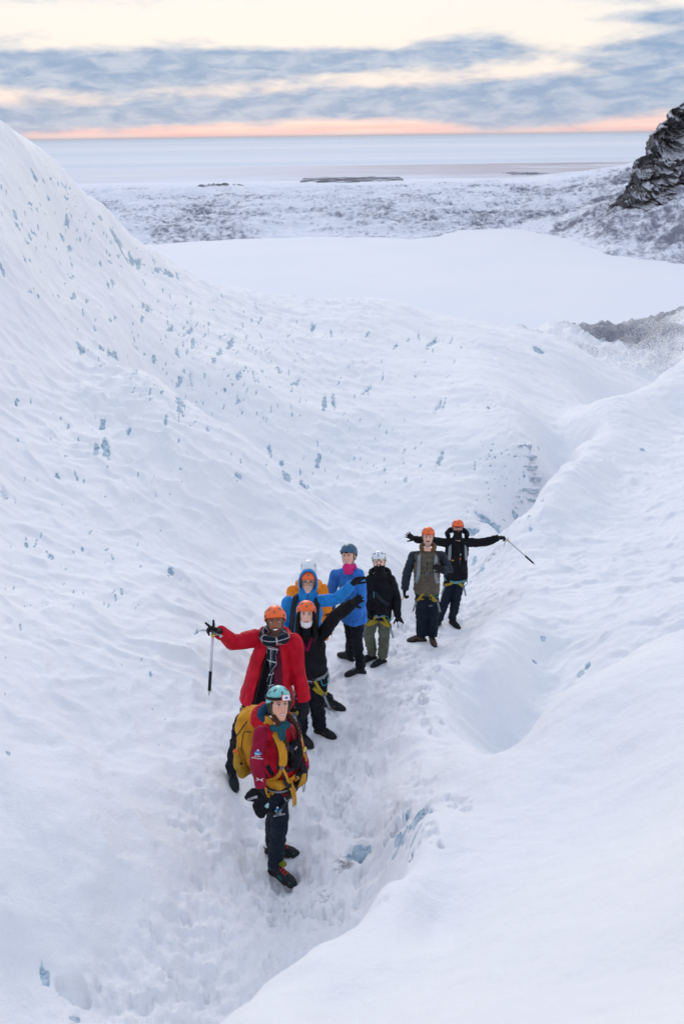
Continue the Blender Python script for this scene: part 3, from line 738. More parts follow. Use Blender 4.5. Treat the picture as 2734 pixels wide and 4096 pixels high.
K = dict(black=cloth('black_shell', (.007, .008, .011)), blackp=cloth('black_trouser', (.007, .009, .014), .75), navyp=cloth('navy_trouser', (.007, .014, .026), .7),
         red=cloth('red_shell', (.50, .004, .020), .6), crimson=cloth('crimson_shell', (.27, .004, .032), .6), burg=cloth('burgundy_lining', (.11, .010, .028)),
         blue=cloth('blue_shell', (.030, .17, .56), .55), azure=cloth('azure_shell', (.015, .22, .60), .55), orange=cloth('orange_shell', (.90, .26, .015), .55),
         khaki=cloth('khaki_shell', (.115, .098, .072), .7), olive=cloth('olive_trouser', (.105, .115, .082), .8), brown=cloth('brown_lining', (.13, .075, .035), .9),
         slate=cloth('slate_shell', (.022, .030, .042), .6), glove=cloth('black_glove', (.012, .013, .016), .7, .3), tan=cloth('tan_leather', (.50, .25, .03), .6),
         yellow=cloth('mustard_pack', (.58, .265, .018), .65), dyellow=cloth('dark_mustard', (.36, .21, .02), .7), teal=cloth('teal_web', (.04, .30, .36), .6), web=cloth('yellow_web', (.36, .27, .02), .7),
         greyw=cloth('grey_web', (.24, .27, .30), .6), blackw=cloth('black_web', (.015, .016, .02), .6), tealscarf=cloth('teal_scarf', (.012, .085, .11), .9), petrol=cloth('petrol_lining', (.008, .055, .12), .8),
         pink=cloth('pink_buff', (.70, .03, .20), .8), lime=cloth('pale_lime_knit', (.72, .76, .45), .9), moss=cloth('moss_knit', (.045, .05, .022), .95), knit=cloth('black_knit', (.010, .010, .012), .95),
         boot=cloth('boot_black', (.016, .018, .022), .5), bootb=cloth('boot_brown', (.075, .052, .042), .6), boott=cloth('boot_teal', (.012, .12, .125), .6), sole=plastic('rubber_sole', (.012, .012, .013), .7),
         white=plastic('white_plastic', (.80, .81, .83)), steel=plastic('steel', (.42, .43, .46), .35, .9), alu=plastic('aluminium', (.55, .57, .62), .38, .8),
         horange=plastic('orange_helmet', (.90, .135, .022), .32), hteal=plastic('teal_helmet', (.20, .56, .53), .3), hnavy=plastic('navy_helmet', (.028, .10, .18), .3), hwhite=plastic('white_helmet', (.74, .77, .81), .3), dark=plastic('dark_plastic', (.03, .035, .045), .5),
         hairb=cloth('brown_hair', (.060, .022, .012), .55, .4, 120, .6), hairk=cloth('black_hair', (.006, .005, .005), .45, .4, 120, .6), eye=plastic('eye_white', (.75, .73, .72), .2), iris=plastic('iris', (.02, .012, .008), .1),
         mask=cloth('white_mask', (.78, .76, .80), .9), clip=plastic('grey_clip', (.10, .105, .12), .5), redlace=cloth('red_lace', (.45, .05, .03)), print_=plastic('white_print', (.8, .8, .82), .6), blueprint=plastic('blue_print', (.03, .18, .45), .6), mintp=plastic('mint_pouch', (.35, .55, .6), .5),
         snowd=cloth('snow_dust', (.75, .78, .85), .9), liney=plastic('yellow_line', (.75, .75, .05), .5), orangep=plastic('orange_cord', (.8, .12, .02), .5))
def plaid():
    m = M('plaid_scarf'); uv = m.n('ShaderNodeSeparateXYZ'); m.l(m.tc.outputs['UV'], uv.inputs[0])
    def line(s, k, w_): f = m.math('FRACT', m.math('MULTIPLY', s, k)); return m.math('LESS_THAN', f, w_)
    l = m.math('MAXIMUM', line(uv.outputs[0], 2.6, .13), line(uv.outputs[1], 8.5, .10))
    m.set(m.mix(m.math('MULTIPLY', l, .75), (.012, .020, .032), (.55, .57, .62)), .95, .1).bump(m.noise(120, 4, .7), .5, .01); return m.m
K['plaid'] = plaid()

# ---- head
ZP = [-.20, -.155, -.128, -.119, -.108, -.092, -.072, -.050, -.022, .0, .03, .06, .085, .105, .118, .124]
WP = [.054, .053, .050, .040, .041, .052, .062, .069, .0735, .0755, .0775, .075, .066, .049, .027, .004]
FP = [.036, .036, .048, .070, .085, .088, .0865, .085, .085, .086, .092, .089, .074, .052, .028, .004]
BP = [.055, .058, .060, .062, .064, .068, .076, .084, .091, .096, .100, .098, .086, .064, .036, .004]
def head_mesh(fr, skin, lip, smile=0.0, beard=None, brow=(.02, .012, .01), blush=.3):
    C_, S_, Fw, U_ = fr; nr, nt = 74, 96
    zz = np.interp(np.linspace(0, 1, nr), np.linspace(0, 1, len(ZP)), ZP)
    W_, Fr, Bk = np.interp(zz, ZP, WP), np.interp(zz, ZP, FP), np.interp(zz, ZP, BP)
    for _ in range(2):
        for q in (W_, Fr, Bk): q[1:-1] = (q[:-2]+2*q[1:-1]+q[2:])/4
    th = np.linspace(0, 2*math.pi, nt, endpoint=False)
    c, s = np.cos(th), np.sin(th); ex = 2/2.08
    cx = np.sign(c)*np.abs(c)**ex; sx_ = np.sign(s)*np.abs(s)**ex
    x = W_[:, None]*cx[None]; y = np.where(s[None] > 0, Fr[:, None], Bk[:, None])*sx_[None]; z = np.repeat(zz[:, None], nt, 1)
    g = lambda x0, z0, sx, sz: np.exp(-((x-x0)/sx)**2-((z-z0)/sz)**2)
    front = (s[None] > .15)*np.clip(s[None]*1.6, 0, 1)
    nose = np.exp(-(x/.0105)**2)*np.interp(z, [-.045, -.036, -.028, .0, .018, .03], [0, .020, .024, .014, .005, 0])+(g(.011, -.031, .007, .007)+g(-.011, -.031, .007, .007))*.008
    d = nose-.011*(g(.031, .010, .016, .011)+g(-.031, .010, .016, .011))+.005*(g(.030, .032, .02, .008)+g(-.03, .032, .02, .008))
    d += .006*(g(.036, -.022, .016, .015)+g(-.036, -.022, .016, .015))*(1+smile)+.005*g(0, -.103, .018, .012)
    ml = -.064+smile*.35*x*x/.03*.6
    d += .0055*np.exp(-(x/.024)**2)*(np.exp(-((z-ml-.006)/.005)**2)+np.exp(-((z-ml+.008)/.006)**2))-.004*np.exp(-(x/.026)**2-((z-ml)/.003)**2)
    y = y+d*front
    col = np.ones((nr, nt, 3))*np.array(skin)
    def paint(mk, c_): 
        mk = (np.clip(mk, 0, 1)*(s[None] > .1))[..., None]; col[:] = col*(1-mk)+np.array(c_)*mk
    rosy = (skin[0]*1.02, skin[1]*.62, skin[2]*.60)
    paint((g(.038, -.025, .018, .016)+g(-.038, -.025, .018, .016)+g(0, -.03, .012, .012))*blush, rosy)
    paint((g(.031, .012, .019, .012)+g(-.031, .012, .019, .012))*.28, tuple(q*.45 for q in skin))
    if beard is not None:
        bz, bc, bk = beard
        mk = sstep(-z, -bz-.008, -bz+.012)*(1-sstep(np.abs(x), .2, .3))
        mk = np.maximum(mk*bk, np.exp(-(x/.030)**2-((z+.050)/.009)**2)*.9)
        mk = np.maximum(mk, sstep(np.abs(x), .048, .066)*sstep(-z, -.02, .02)*bk*.9)*(z > -.13)
        mk = mk*(1-np.exp(-(x/.020)**2-((z-ml)/.008)**2)*.9); paint(mk, bc)
    lips = np.exp(-(x/.023)**4)*(np.exp(-((z-ml)/.010)**4)); paint(lips*.85, lip)
    for sg in (-1, 1):
        xx = x*sg; paint(np.exp(-((xx-.031)/.017)**4-((z-(.0335-.0035*((xx-.031)/.015)**2))/.0042)**2)*.9, brow)
    P0 = np.array(C_)+x[..., None]*np.array(S_)+y[..., None]*np.array(Fw)+z[..., None]*np.array(U_)
    co = P0.reshape(-1, 3); i = np.arange(nr-1)[:, None]*nt+np.arange(nt)[None]; j = np.arange(nr-1)[:, None]*nt+(np.arange(nt)[None]+1) % nt
    fc = np.stack([i, j, j+nt, i+nt], 2).reshape(-1, 4)
    return co, fc, col.reshape(-1, 3)
def make_body(parent, fr, prims, face, name='body'):
    co, fc, colr = head_mesh(fr, **face); bme = remesh_np(prims, .016, 3)
    nb = len(bme.vertices); b = np.empty(nb*3); bme.vertices.foreach_get('co', b); b = b.reshape(-1, 3)
    faces = [tuple(int(q) for q in f) for f in fc]+[tuple(int(v)+len(co) for v in p.vertices) for p in bme.polygons]
    me = bpy.data.meshes.new(name); me.from_pydata(np.concatenate([co, b]).tolist(), [], faces); me.update()
    bm = bmesh.new(); bm.from_mesh(me); bmesh.ops.recalc_face_normals(bm, faces=bm.faces[:]); bm.to_mesh(me); bm.free()
    me.polygons.foreach_set('use_smooth', np.ones(len(faces), dtype=bool))
    at = me.color_attributes.new('col', 'FLOAT_COLOR', 'POINT')
    cc = np.ones((len(co)+nb, 4), dtype=np.float32); cc[:len(co), :3] = colr; cc[len(co):, :3] = face['skin']; at.data.foreach_set('color', cc.ravel())
    me.materials.append(vcmat('skin')); o = link(name, me, parent)
    C_, S_, Fw, U_ = fr; L = lambda x, y, z: C_+S_*x+Fw*y+U_*z
    for sg in (-1, 1):
        e = solid('eye', [ball(L(.031*sg, .0715, .0095), (.0125, .0125, .0105), (S_, Fw, U_), 12)], K['eye'], o)
        solid('iris', [ball(L(.031*sg+.001, .0805, .0095), (.0062, .0050, .0066), (S_, Fw, U_), 10)], K['iris'], e)
        solid('eyelid', [chain([L(.031*sg+q, .0835-abs(q)*.25-q*sg*.2, .0185-q*q*14) for q in (-.014, -.007, 0, .007, .014)], [(.0016, .0035)]*5, U_, 'rr', 8)], K['iris'] , o)
        solid('ear', [ball(L(.076*sg, -.006, -.002), (.010, .020, .030), (S_, Fw, U_), 10)], o.data.materials[0] if False else cloth('ear_'+parent['skey'], face['skin'], .5, .1), o)
    sm = face.get('smile', 0)
    if sm > .3:
        z0 = -.064; h = .0052 if sm < 1.2 else .010
        if sm >= 1.2: solid('open_mouth', [chain([L(q, .0905-q*q*18, z0-.006+q*q*5) for q in (-.020, -.012, 0, .012, .020)], [(.012*(1-(q/.026)**2), .005) for q in (-.020, -.012, 0, .012, .020)], U_, 'rr', 12)], cloth('mouth_dark', (.16, .02, .02), .4), o)
        solid('teeth', [chain([L(q, .0935-q*q*20, z0+(.004 if sm >= 1.2 else 0)+q*q*6) for q in (-.018, -.010, 0, .010, .018)], [(h*.8*(1-(q/.024)**2), .003) for q in (-.018, -.010, 0, .010, .018)], U_, 'rr', 10)], K['print_'], o)
    return o

def helmet(parent, fr, mat, style='half', vent=True, up=0.0):
    C_, S_, Fw, U_ = fr; nt, nr = 56, 20
    cx = Vector((0, -.006, .032+up)); rx, ry, rz = .104, .126, .118
    L = lambda x, y, z: C_+S_*x+Fw*y+U_*z
    V = []; 
    def surf(th, t, inset=0.0):
        c, s = math.cos(th), math.sin(th)
        zr = .047+up if s > .55 else (.047+up)*sstep(np.float64(s), -.2, .55)+(-.022+up)*(1-sstep(np.float64(s), -.75, .15))*(s < .55)
        zr = float(np.interp(s, [-1, -.6, -.1, .3, .6, 1], [-.035, -.026, .012, .022, .044, .052]))+up
        er = math.asin(max(-.99, (zr-cx.z)/rz)); e = math.pi/2-(math.pi/2-er)*t
        k = 1-inset; bulge = 1+.03*math.cos(2*th)*math.sin(2*max(e, 0))+.018*math.cos(6*th)*math.cos(e)*math.sin(2*max(e, 0))
        q = 1.03 if s < 0 else 1.0
        return L(rx*k*bulge*math.cos(e)*c, cx.y+ry*k*q*math.cos(e)*s, cx.z+rz*k*math.sin(e)), (S_*c*math.cos(e)+Fw*s*math.cos(e)+U_*math.sin(e)).normalized()
    for j in range(nr+1):
        for i in range(nt): V.append(surf(2*math.pi*i/nt, j/nr)[0])
    for j in (1.0, .8):
        for i in range(nt): V.append(surf(2*math.pi*i/nt, j, .07)[0])
    R = nr+3; Fs = [(j*nt+i, j*nt+(i+1) % nt, (j+1)*nt+(i+1) % nt, (j+1)*nt+i) for j in range(R-1) for i in range(nt)]
    h = solid('helmet', [(V, Fs)], mat, parent)
    if vent:
        for th, t, w_, hh, ti in [(45, .50, .011, .020, .4), (135, .50, .011, .020, -.4), (12, .55, .010, .020, .3), (168, .55, .010, .020, -.3), (-20, .55, .010, .02, 0), (-160, .55, .010, .02, 0)]:
            p, n_ = surf(math.radians(th), t); a, s1_, f1 = orth(n_, U_); X1 = s1_*math.cos(ti)+f1*math.sin(ti); Y1 = n_.cross(X1)
            solid('vent', [ball(p-n_*.0005, (hh, w_, .0035), (X1, Y1, n_), 10)], K['clip'], h)
        for th, t in [(90, .70), (32, .88), (148, .88), (-50, .85), (-130, .85)]:
            p, n_ = surf(math.radians(th), t); a, s1_, f1 = orth(n_, U_)
            solid('headlamp_clip', [box(p+n_*.003, s1_*.012, f1*.006, n_*.004)], K['clip'], h, False, .002)
    # chin strap
    for sg in (-1, 1):
        pts_ = [L(.082*sg, .03, .035+up), L(.079*sg, .024, -.02), L(.068*sg, .030, -.075), L(.040*sg, .052, -.112), L(0, .066, -.124)]
        ps = spline(pts_, 5); ribbon('chin_strap', ps, [(S_*sg*.8-U_*.6*(i/len(ps))).normalized() for i in range(len(ps))], .013, K['clip'], h, .003)
    return h, surf

# ---- hand
def hand_prims(w0, d, nrm, curl=(.3, .35, .4, .45), spread=.12, thumb=1, thumb_curl=.3, size=1.0, straight=None):
    """w0 wrist, d direction of the hand, nrm out of the palm; thumb = +1/-1 side"""
    d = d.normalized(); nrm = (nrm-d*nrm.dot(d)).normalized(); sd = d.cross(nrm)*thumb     # towards the thumb
    k = size; kp = size*GS; pr = [chain([w0-d*.02*kp, w0+d*.03*kp, w0+d*.065*kp, w0+d*.095*kp], [(.034*k, .026*k), (.042*k, .022*k), (.046*k, .019*k), (.042*k, .015*k)], sd, 'rr', 16)]
    ln = (.078, .088, .082, .064)
    for i in range(4):
        off = (.031-.0205*i)*kp; base = w0+d*(.088-.004*abs(i-1))*kp+sd*off
        a = spread*(1.4-i); dr = (d*math.cos(a)+sd*math.sin(a)).normalized(); c = curl[i]; p = base; ps = [base-d*.02*kp]; rs = [.0125*k]
        ang = 0
        for q, f in enumerate((.42, .32, .26)):
            ang += c*(1.0 if q else .8); v = dr*math.cos(ang)+nrm*math.sin(ang); ps.append(p); rs.append((.0125-.001*q)*k); p = p+v*ln[i]*f*kp
        ps.append(p); rs.append(.0095*k); pr.append(chain(ps, rs, sd, 'rr', 10))
    tb = w0+d*.022*kp+sd*.030*kp; t1 = (d*.70+sd*.75+nrm*.25).normalized(); t2 = (t1+nrm*thumb_curl+d*.25).normalized()
    pr.append(chain([tb, tb+t1*.036*kp, tb+t1*.036*kp+t2*.032*kp, tb+t1*.036*kp+t2*.056*kp], [.016*k, .0145*k, .0125*k, .010*k], nrm, 'rr', 10))
    return pr
def glove(parent, w0, arm, d, nrm, mat=None, cuff=True, **kw):
    pr = hand_prims(w0, d, nrm, **kw)
    if cuff: a = arm.normalized(); pr.append(chain([w0-a*.07, w0-a*.01, w0+d.normalized()*.02], [(.046, .040), (.042, .034), (.038, .030)], nrm.cross(a), 'fr', 16))
    g = garment('glove', pr, mat or K['glove'], parent, .0048, 2, folds(.0012, 40))
    if cuff:
        a = arm.normalized(); side = nrm.cross(a)
        solid('wrist_strap', [chain([w0-a*.028, w0-a*.012], [(.0455, .039), (.044, .0375)], side, 'ff', 18)], K['blackw'], g)
    return g

# ---- boot with crampon
def boot(parent, heel, d, ankle_top, mat, mat2=None, lace=None, size=1.0, spikes=True):
    up = (UP-d*UP.dot(d)).normalized(); sd = d.cross(up); k = size
    L = lambda f, s, u: heel+d*(f-.01)*k*GS+sd*s*k*GS+up*u*k*GS
    sh = [chain([L(.03, 0, .048), L(.10, 0, .060), L(.17, 0, .055), L(.225, 0, .046), L(.268, 0, .036)], [(.037*k, .042*k), (.041*k, .052*k), (.047*k, .042*k), (.048*k, .032*k), (.034*k, .022*k)], sd, 'rr', 20),
          chain([L(.055, 0, .05), L(.058, 0, .11), L(.050, 0, .165)], [(.042*k, .058*k), (.043*k, .055*k), (.050*k, .056*k)], sd, 'rf', 20)]
    b = garment('boot', sh, mat, parent, .0085, 4, folds(.002, 22))
    ol = [(-.028, .0), (-.022, .024), (.02, .035), (.08, .034), (.14, .043), (.20, .050), (.25, .043), (.285, .022), (.295, 0)]
    ol = ol+[(f, -s) for f, s in ol[-2:0:-1]]; n_ = len(ol)
    V = [L(f, s, .002) for f, s in ol]+[L(f, s, .030+(.012 if f > .26 else 0)) for f, s in ol]
    Fs = [tuple(range(n_-1, -1, -1)), tuple(range(n_, 2*n_))]+[(i, (i+1) % n_, n_+(i+1) % n_, n_+i) for i in range(n_)]
    solid('sole', [(V, Fs)], K['sole'], b, False, .003)
    if mat2:
        for f, s, u, a_, b_ in [(.15, .036, .052, .045, .020), (.15, -.036, .052, .045, .020), (.235, .030, .048, .02, .014), (.235, -.030, .048, .02, .014), (.03, .033, .09, .028, .03), (.03, -.033, .09, .028, .03)]:
            solid('panel', [ball(L(f, s, u), (a_*k*GS, .013*k*GS, b_*k*GS), (d, sd, up), 10)], mat2, b)
    lc = lace or K['blackw']; lp = []
    for q in range(5):
        f0 = .185-q*.024; u0 = .092+q*.0125 if q < 4 else .150
        lp.append(tubepath([L(f0, -.024, u0-.010), L(f0-.004, 0, u0+.008), L(f0-.012, .024, u0-.004)], .0035*k))
        lp.append(tubepath([L(f0, .024, u0-.010), L(f0-.004, 0, u0+.010), L(f0-.012, -.024, u0-.004)], .0035*k))
    solid('lace', lp, lc, b)
    if spikes:
        cr = []
        for s in (-1, 1):
            cr.append(tubepath([L(-.02, .020*s, .006), L(.05, .030*s, .006), L(.14, .040*s, .006), L(.22, .046*s, .008), L(.285, .018*s, .014)], .0045))
        for f, s in [(-.01, .026), (.07, .034), (.16, .044), (.24, .044)]:
            for q in (-1, 1):
                t = L(f, s*q, .006); a_, s1_, f1_ = orth(up, d)
                V = [t+d*.009, t-d*.009, t+sd*.004, t-sd*.004, t-up*.015]
                cr.append((V, [(0, 2, 4), (2, 1, 4), (1, 3, 4), (3, 0, 4), (0, 3, 1, 2)]))
        for q in (-.5, .5):
            V = [L(.285, .03*q, .012), L(.288, .03*q+.008, .018), L(.285, .03*q+.016, .012), L(.312, .03*q+.008, -.004)]
            cr.append((V, [(0, 1, 3), (1, 2, 3), (0, 3, 2), (0, 2, 1)]))
        solid('crampon', cr, K['steel'], b, False)
        solid('crampon_strap', [chain([L(.185, -.050, .018), L(.185, -.046, .055), L(.175, 0, .098), L(.185, .046, .055), L(.185, .050, .018)], [(.006, .0025)]*5, d, 'ff', 8),
                                chain([L(.02, -.042, .03), L(.04, -.050, .10), L(.11, 0, .150), L(.04, .050, .10), L(.02, .042, .03), L(-.035, 0, .06)], [(.0025, .007)]*6, up, 'ff', 8)], K['blackw'], b)
    return b

def ice_axe(top, bot, pickdir, label, adze=True):
    """top: head of the axe, bot: spike"""
    root = empty('ice_axe', bot); tag(root, label, 'ice axe', 'ice axes carried by the hikers')
    a = (bot-top).normalized(); L = (bot-top).length; pd = (pickdir-a*pickdir.dot(a)).normalized(); sd = a.cross(pd)
    solid('shaft', [chain([top+a*.01, bot-a*.06], [(.015, .010)]*2, pd, 'ff', 14)], K['alu'], root)
    solid('grip', [chain([bot-a*.24, bot-a*.055], [(.017, .0125)]*2, pd, 'ff', 14)], K['blackw'], root)
    solid('spike', [chain([bot-a*.06, bot-a*.035, bot], [(.013, .009), (.012, .005), (.001, .001)], pd, 'ff', 10)], K['steel'], root)
    hd = chain([top-pd*.02, top+pd*.05, top+pd*.10-a*-.012, top+pd*.15+a*.035], [(.013, .005), (.012, .0045), (.009, .004), (.002, .002)], a, 'ff', 8)
    pr = [hd]
    if adze: pr.append(chain([top, top-pd*.05+a*.002, top-pd*.075+a*.012, top-pd*.09+a*.022], [(.011, .006), (.006, .012), (.005, .022), (.003, .026)], a, 'ff', 8))
    solid('pick', pr, K['steel'], root, False)
    solid('collar', [chain([top+a*.012, top+a*.045], [(.018, .014)]*2, pd, 'ff', 12)], plastic('axe_collar', (.62, .42, .02), .4), root)
    return root

def text(s, name, origin, X_, Y_, size, mat, parent, align='CENTER'):
    cu_ = bpy.data.curves.new(name, 'FONT'); cu_.body = s; cu_.size = size; cu_.align_x = align; cu_.extrude = .0006; cu_.materials.append(mat); cu_.space_line = .8
    o = bpy.data.objects.new('t', cu_); _tmpc.objects.link(o); dg = bpy.context.evaluated_depsgraph_get(); dg.update()
    me = bpy.data.meshes.new_from_object(o.evaluated_get(dg), depsgraph=dg); bpy.data.objects.remove(o)
    Zn = X_.cross(Y_); mt = Matrix(((X_.x, Y_.x, Zn.x, origin.x), (X_.y, Y_.y, Zn.y, origin.y), (X_.z, Y_.z, Zn.z, origin.z), (0, 0, 0, 1)))
    me.transform(mt); me.name = name
    if not me.materials: me.materials.append(mat)
    return link(name, me, parent)

HEADS = dict(guide=.88, red=.93, mask=.96, bluehood=.95, bluewoman=.96, blackwoman=.97, khaki=.91, black=.93, orange=.92)
class Person:
    def __init__(s, key, Yd, label, hip, neck, sa, sb, ea, wa, eb, wb, ka, kb, top, chin, face, facedir, tilt=0.0, group=None):
        """all joints are points; a = left in the picture, b = right. facedir: (yaw right, pitch up) in degrees"""
        s.key = key; s.root = empty('person', (WHO[key][0][0]+WHO[key][1][0])/2); s.root['skey'] = key
        tag(s.root, label, 'person', group)
        s.hip, s.neck, s.sa, s.sb, s.ea, s.wa, s.eb, s.wb, s.ka, s.kb = hip, neck, sa, sb, ea, wa, eb, wb, ka, kb
        s.U = (neck-hip).normalized(); S = (sb-sa); S = (S-s.U*S.dot(s.U)).normalized(); s.S = S; s.F = S.cross(s.U)
        yaw, pit = math.radians(facedir[0]), math.radians(facedir[1])
        fw = Vector((math.sin(yaw)*math.cos(pit), -math.cos(yaw)*math.cos(pit), math.sin(pit)))
        hu = (UP-fw*UP.dot(fw)).normalized(); hs = hu.cross(fw)
        hu = Matrix.Rotation(math.radians(tilt), 3, fw) @ hu; hs = Matrix.Rotation(math.radians(tilt), 3, fw) @ hs
        mid = top*.5+chin*.5
        q_ = HEADS.get(key, .92); s.fr = (mid-hu*.015, hs*q_, fw*(q_+.01), hu*.97); s.face = face
        (s.ha, s.da), (s.hb, s.db) = WHO[key][:2]
        s.anka = s.ha+s.da*.04+UP*.11; s.ankb = s.hb+s.db*.04+UP*.11
        for nm, a, b in (('uarmA', sa, ea), ('farmA', ea, wa), ('uarmB', sb, eb), ('farmB', eb, wb), ('thA', hip, ka), ('shA', ka, s.anka), ('thB', hip, kb), ('shB', kb, s.ankb), ('spine', hip, neck), ('should', sa, sb), ('neckhead', neck, s.fr[0]), ('topchin', top, chin)):
            print('BONE', key, nm, round((a-b).length, 3))
    def L(s, x, f, u): return s.hip+s.S*x*GS+s.F*f*GS+s.U*u
    def body(s):
        t = s.L; H_ = (s.neck-s.hip).length
        pr = [chain([t(0, 0, -.06), t(0, 0, .1), t(0, 0, .3), t(0, 0, H_-.06)], [(.13, .09), (.12, .085), (.14, .09), (.11, .07)], s.S)]
        pr.append(chain([s.neck-s.U*.05, s.neck+s.U*.03, s.fr[0]-s.fr[3]*.13], [.055, .05, .048], s.S))
        for a, b, c in ((s.sa, s.ea, s.wa), (s.sb, s.eb, s.wb)): pr.append(chain([s.neck-s.U*.06, a, b, c], [.05, .042, .033, .026], s.F))
        for sg, k, an in ((-1, s.ka, s.anka), (1, s.kb, s.ankb)): pr.append(chain([t(.08*sg, 0, 0), k, an-UP*.04], [.07, .05, .035], s.S))
        s.bodyo = make_body(s.root, s.fr, pr, s.face); return s.bodyo
    def legs(s, mat, r=(.098, .075, .068), amp=.009, cut=.0, label=None, zbot=.11):
        pr = [chain([s.L(0, 0, -.10), s.L(0, 0, .02), s.L(0, 0, .16)], [(.155, .115), (.165, .12), (.155, .11)], s.S)]
        for sg, k, h, d in ((-1, s.ka, s.ha, s.da), (1, s.kb, s.hb, s.db)):
            bt = h+d*.04+UP*zbot*GS; mid = k*.5+bt*.5
            pr.append(chain([s.L(.078*sg, 0, 0), s.L(.078*sg, 0, 0)*.5+k*.5, k, mid, bt], [r[0], r[0]*.5+r[1]*.5+.004, r[1], r[1]*.5+r[2]*.5-.002, r[2]], s.S, 'rf', 20))
        def fo(co, no):
            c1 = folds(amp, 6, hash(s.key) % 7, 2.2)(co, no); zf = (co[:, 2]-min(s.ha.z, s.hb.z)); w_ = np.exp(-((zf-.22)/.14)**2)
            return c1+no*(np.sin(co[:, 2]*80+n3(co, 7)*14+co[:,0]*30)*.0022*w_)[:, None]
        o = garment('trousers', pr, mat, s.root, .0115, 4, fo, label); return o
    def arm_prims(s, which, r=(.072, .062, .05), caps='rf', back=.04):
        a, b, c = (s.sa, s.ea, s.wa) if which == 'a' else (s.sb, s.eb, s.wb)
        e = (c-b).normalized()
        return chain([a, a*.5+b*.5, b, b*.5+c*.5, c-e*back*0], [r[0], (r[0]+r[1])/2, r[1], (r[1]+r[2])/2+.002, r[2]], s.F, caps, 20)
    def jacket_prims(s, hem=.12, wh=.195, dh=.145, wc=.19, dc=.135, arms='ab', collar=.055, r=(.072, .062, .05), belly=0):
        t = s.L; H_ = (s.neck-s.hip).length
        pr = [chain([t(0, .0, -hem), t(0, .005+belly*.5, 0), t(0, belly, H_*.45), t(0, 0, H_*.72), t(0, 0, H_*.9)], [(wh, dh), (wh*.97, dh*.98), (wc*.96, dc+belly*.4), (wc, dc), (wc*.74, dc*.75)], s.S, 'fr', 28, 2.3)]
        pr.append(chain([s.sa*.85+s.neck*.15-s.U*.01, s.neck-s.U*.035, s.sb*.85+s.neck*.15-s.U*.01], [r[0]*.98, .085, r[0]*.98], s.F))
        if collar: pr.append(chain([s.neck-s.U*.05, s.neck*.55+s.fr[0]*.45-s.U*.015], [(.092, .088), (.082, .082)], s.S, 'rf'))
        for w_ in arms: pr.append(s.arm_prims(w_, r))
        return pr
    def boots(s, mat, mat2=None, lace=None, size=1.0, only='ab'):
        if 'a' in only: boot(s.root, s.ha, s.da, None, mat, mat2, lace, size)
        if 'b' in only: boot(s.root, s.hb, s.db, None, mat, mat2, lace, size)
    def harness(s, wbelt=.168, dbelt=.125, h=.02, belt=None, loops=None, only='ab', off=.014, tails=True):
        belt = belt or K['teal']; loops = loops or K['web']; root = s.root
        ps, ns = [], []
        for i in range(40):
            th = 2*math.pi*i/40; c, q = math.cos(th), math.sin(th); sag = -.035*max(q, 0)
            ps.append(s.L((wbelt+off)*c, (dbelt+off)*q, h+sag)); ns.append(s.S*c+s.F*q)
        b = ribbon('harness_belt', ps, ns, .045, belt, root, .007, True)
        ribbon('belt_trim', [p+n_*.008 for p, n_ in zip(ps, ns)], ns, .014, K['greyw'], b, .002, True)
        for sg, k in ((-1, s.ka), (1, s.kb)):
            if ('a' if sg < 0 else 'b') not in only: continue
            hp = s.L(.082*sg, 0, 0); ax = (k-hp).normalized(); c0 = hp+ax*.165; a, s1_, f1 = orth(ax, s.S)
            if f1.dot(s.F) < 0: f1 = -f1
            ps, ns = [], []
            for i in range(30):
                th = 2*math.pi*i/30; c, q = math.cos(th), math.sin(th); rr_ = .104*GS
                ps.append(c0+s1_*rr_*c+f1*rr_*q+ax*(.060*sg*c)); ns.append(s1_*c+f1*q)
            lp = ribbon('leg_loop', ps, ns, .040, loops, root, .006, True)
            # riser from loop to belt, buckle and hanging tail
            f_ = ps[3 if sg > 0 else 12]+ (s.F)*.008; tp = s.L(.055*sg, dbelt+off+.012, h-.03)
            rs_ = spline([tp, tp*.5+f_*.5+s.F*.018, f_], 5); ribbon('riser', rs_, [s.F]*len(rs_), .032, loops, lp, .005)
            bk = ps[3 if sg > 0 else 12]+s.F*.018; solid('buckle', [box(bk, s.S*.022, s.U*.020, s.F*.006)], K['clip'], lp, False, .003)
            if not tails: continue
            tl = spline([bk, bk+s.S*.02*sg-s.U*.06+s.F*.01, bk+s.S*.045*sg-s.U*.16], 5); ribbon('strap_tail', tl, [s.F]*len(tl), .026, K['greyw'], lp, .003)
        gp = s.L(.12, dbelt-.01, h-.03)
        solid('gear_loop', [tubepath(spline([gp, gp-s.U*.06+s.S*.02+s.F*.02, gp+s.S*.07-s.U*.05-s.F*.03, gp+s.S*.075-s.F*.08], 6), .005)], K['teal'], b)
        return b
# ============================================================ the nine people
def g_(Yd): return lambda z, x, y, dy=0.0: J(Yd, z, x, y, dy)
LIGHT = dict(skin=(.74, .43, .33), lip=(.48, .12, .11))
def face(**k): d = dict(LIGHT); d.update(k); return d
GRP = 'hikers in helmets on the glacier'

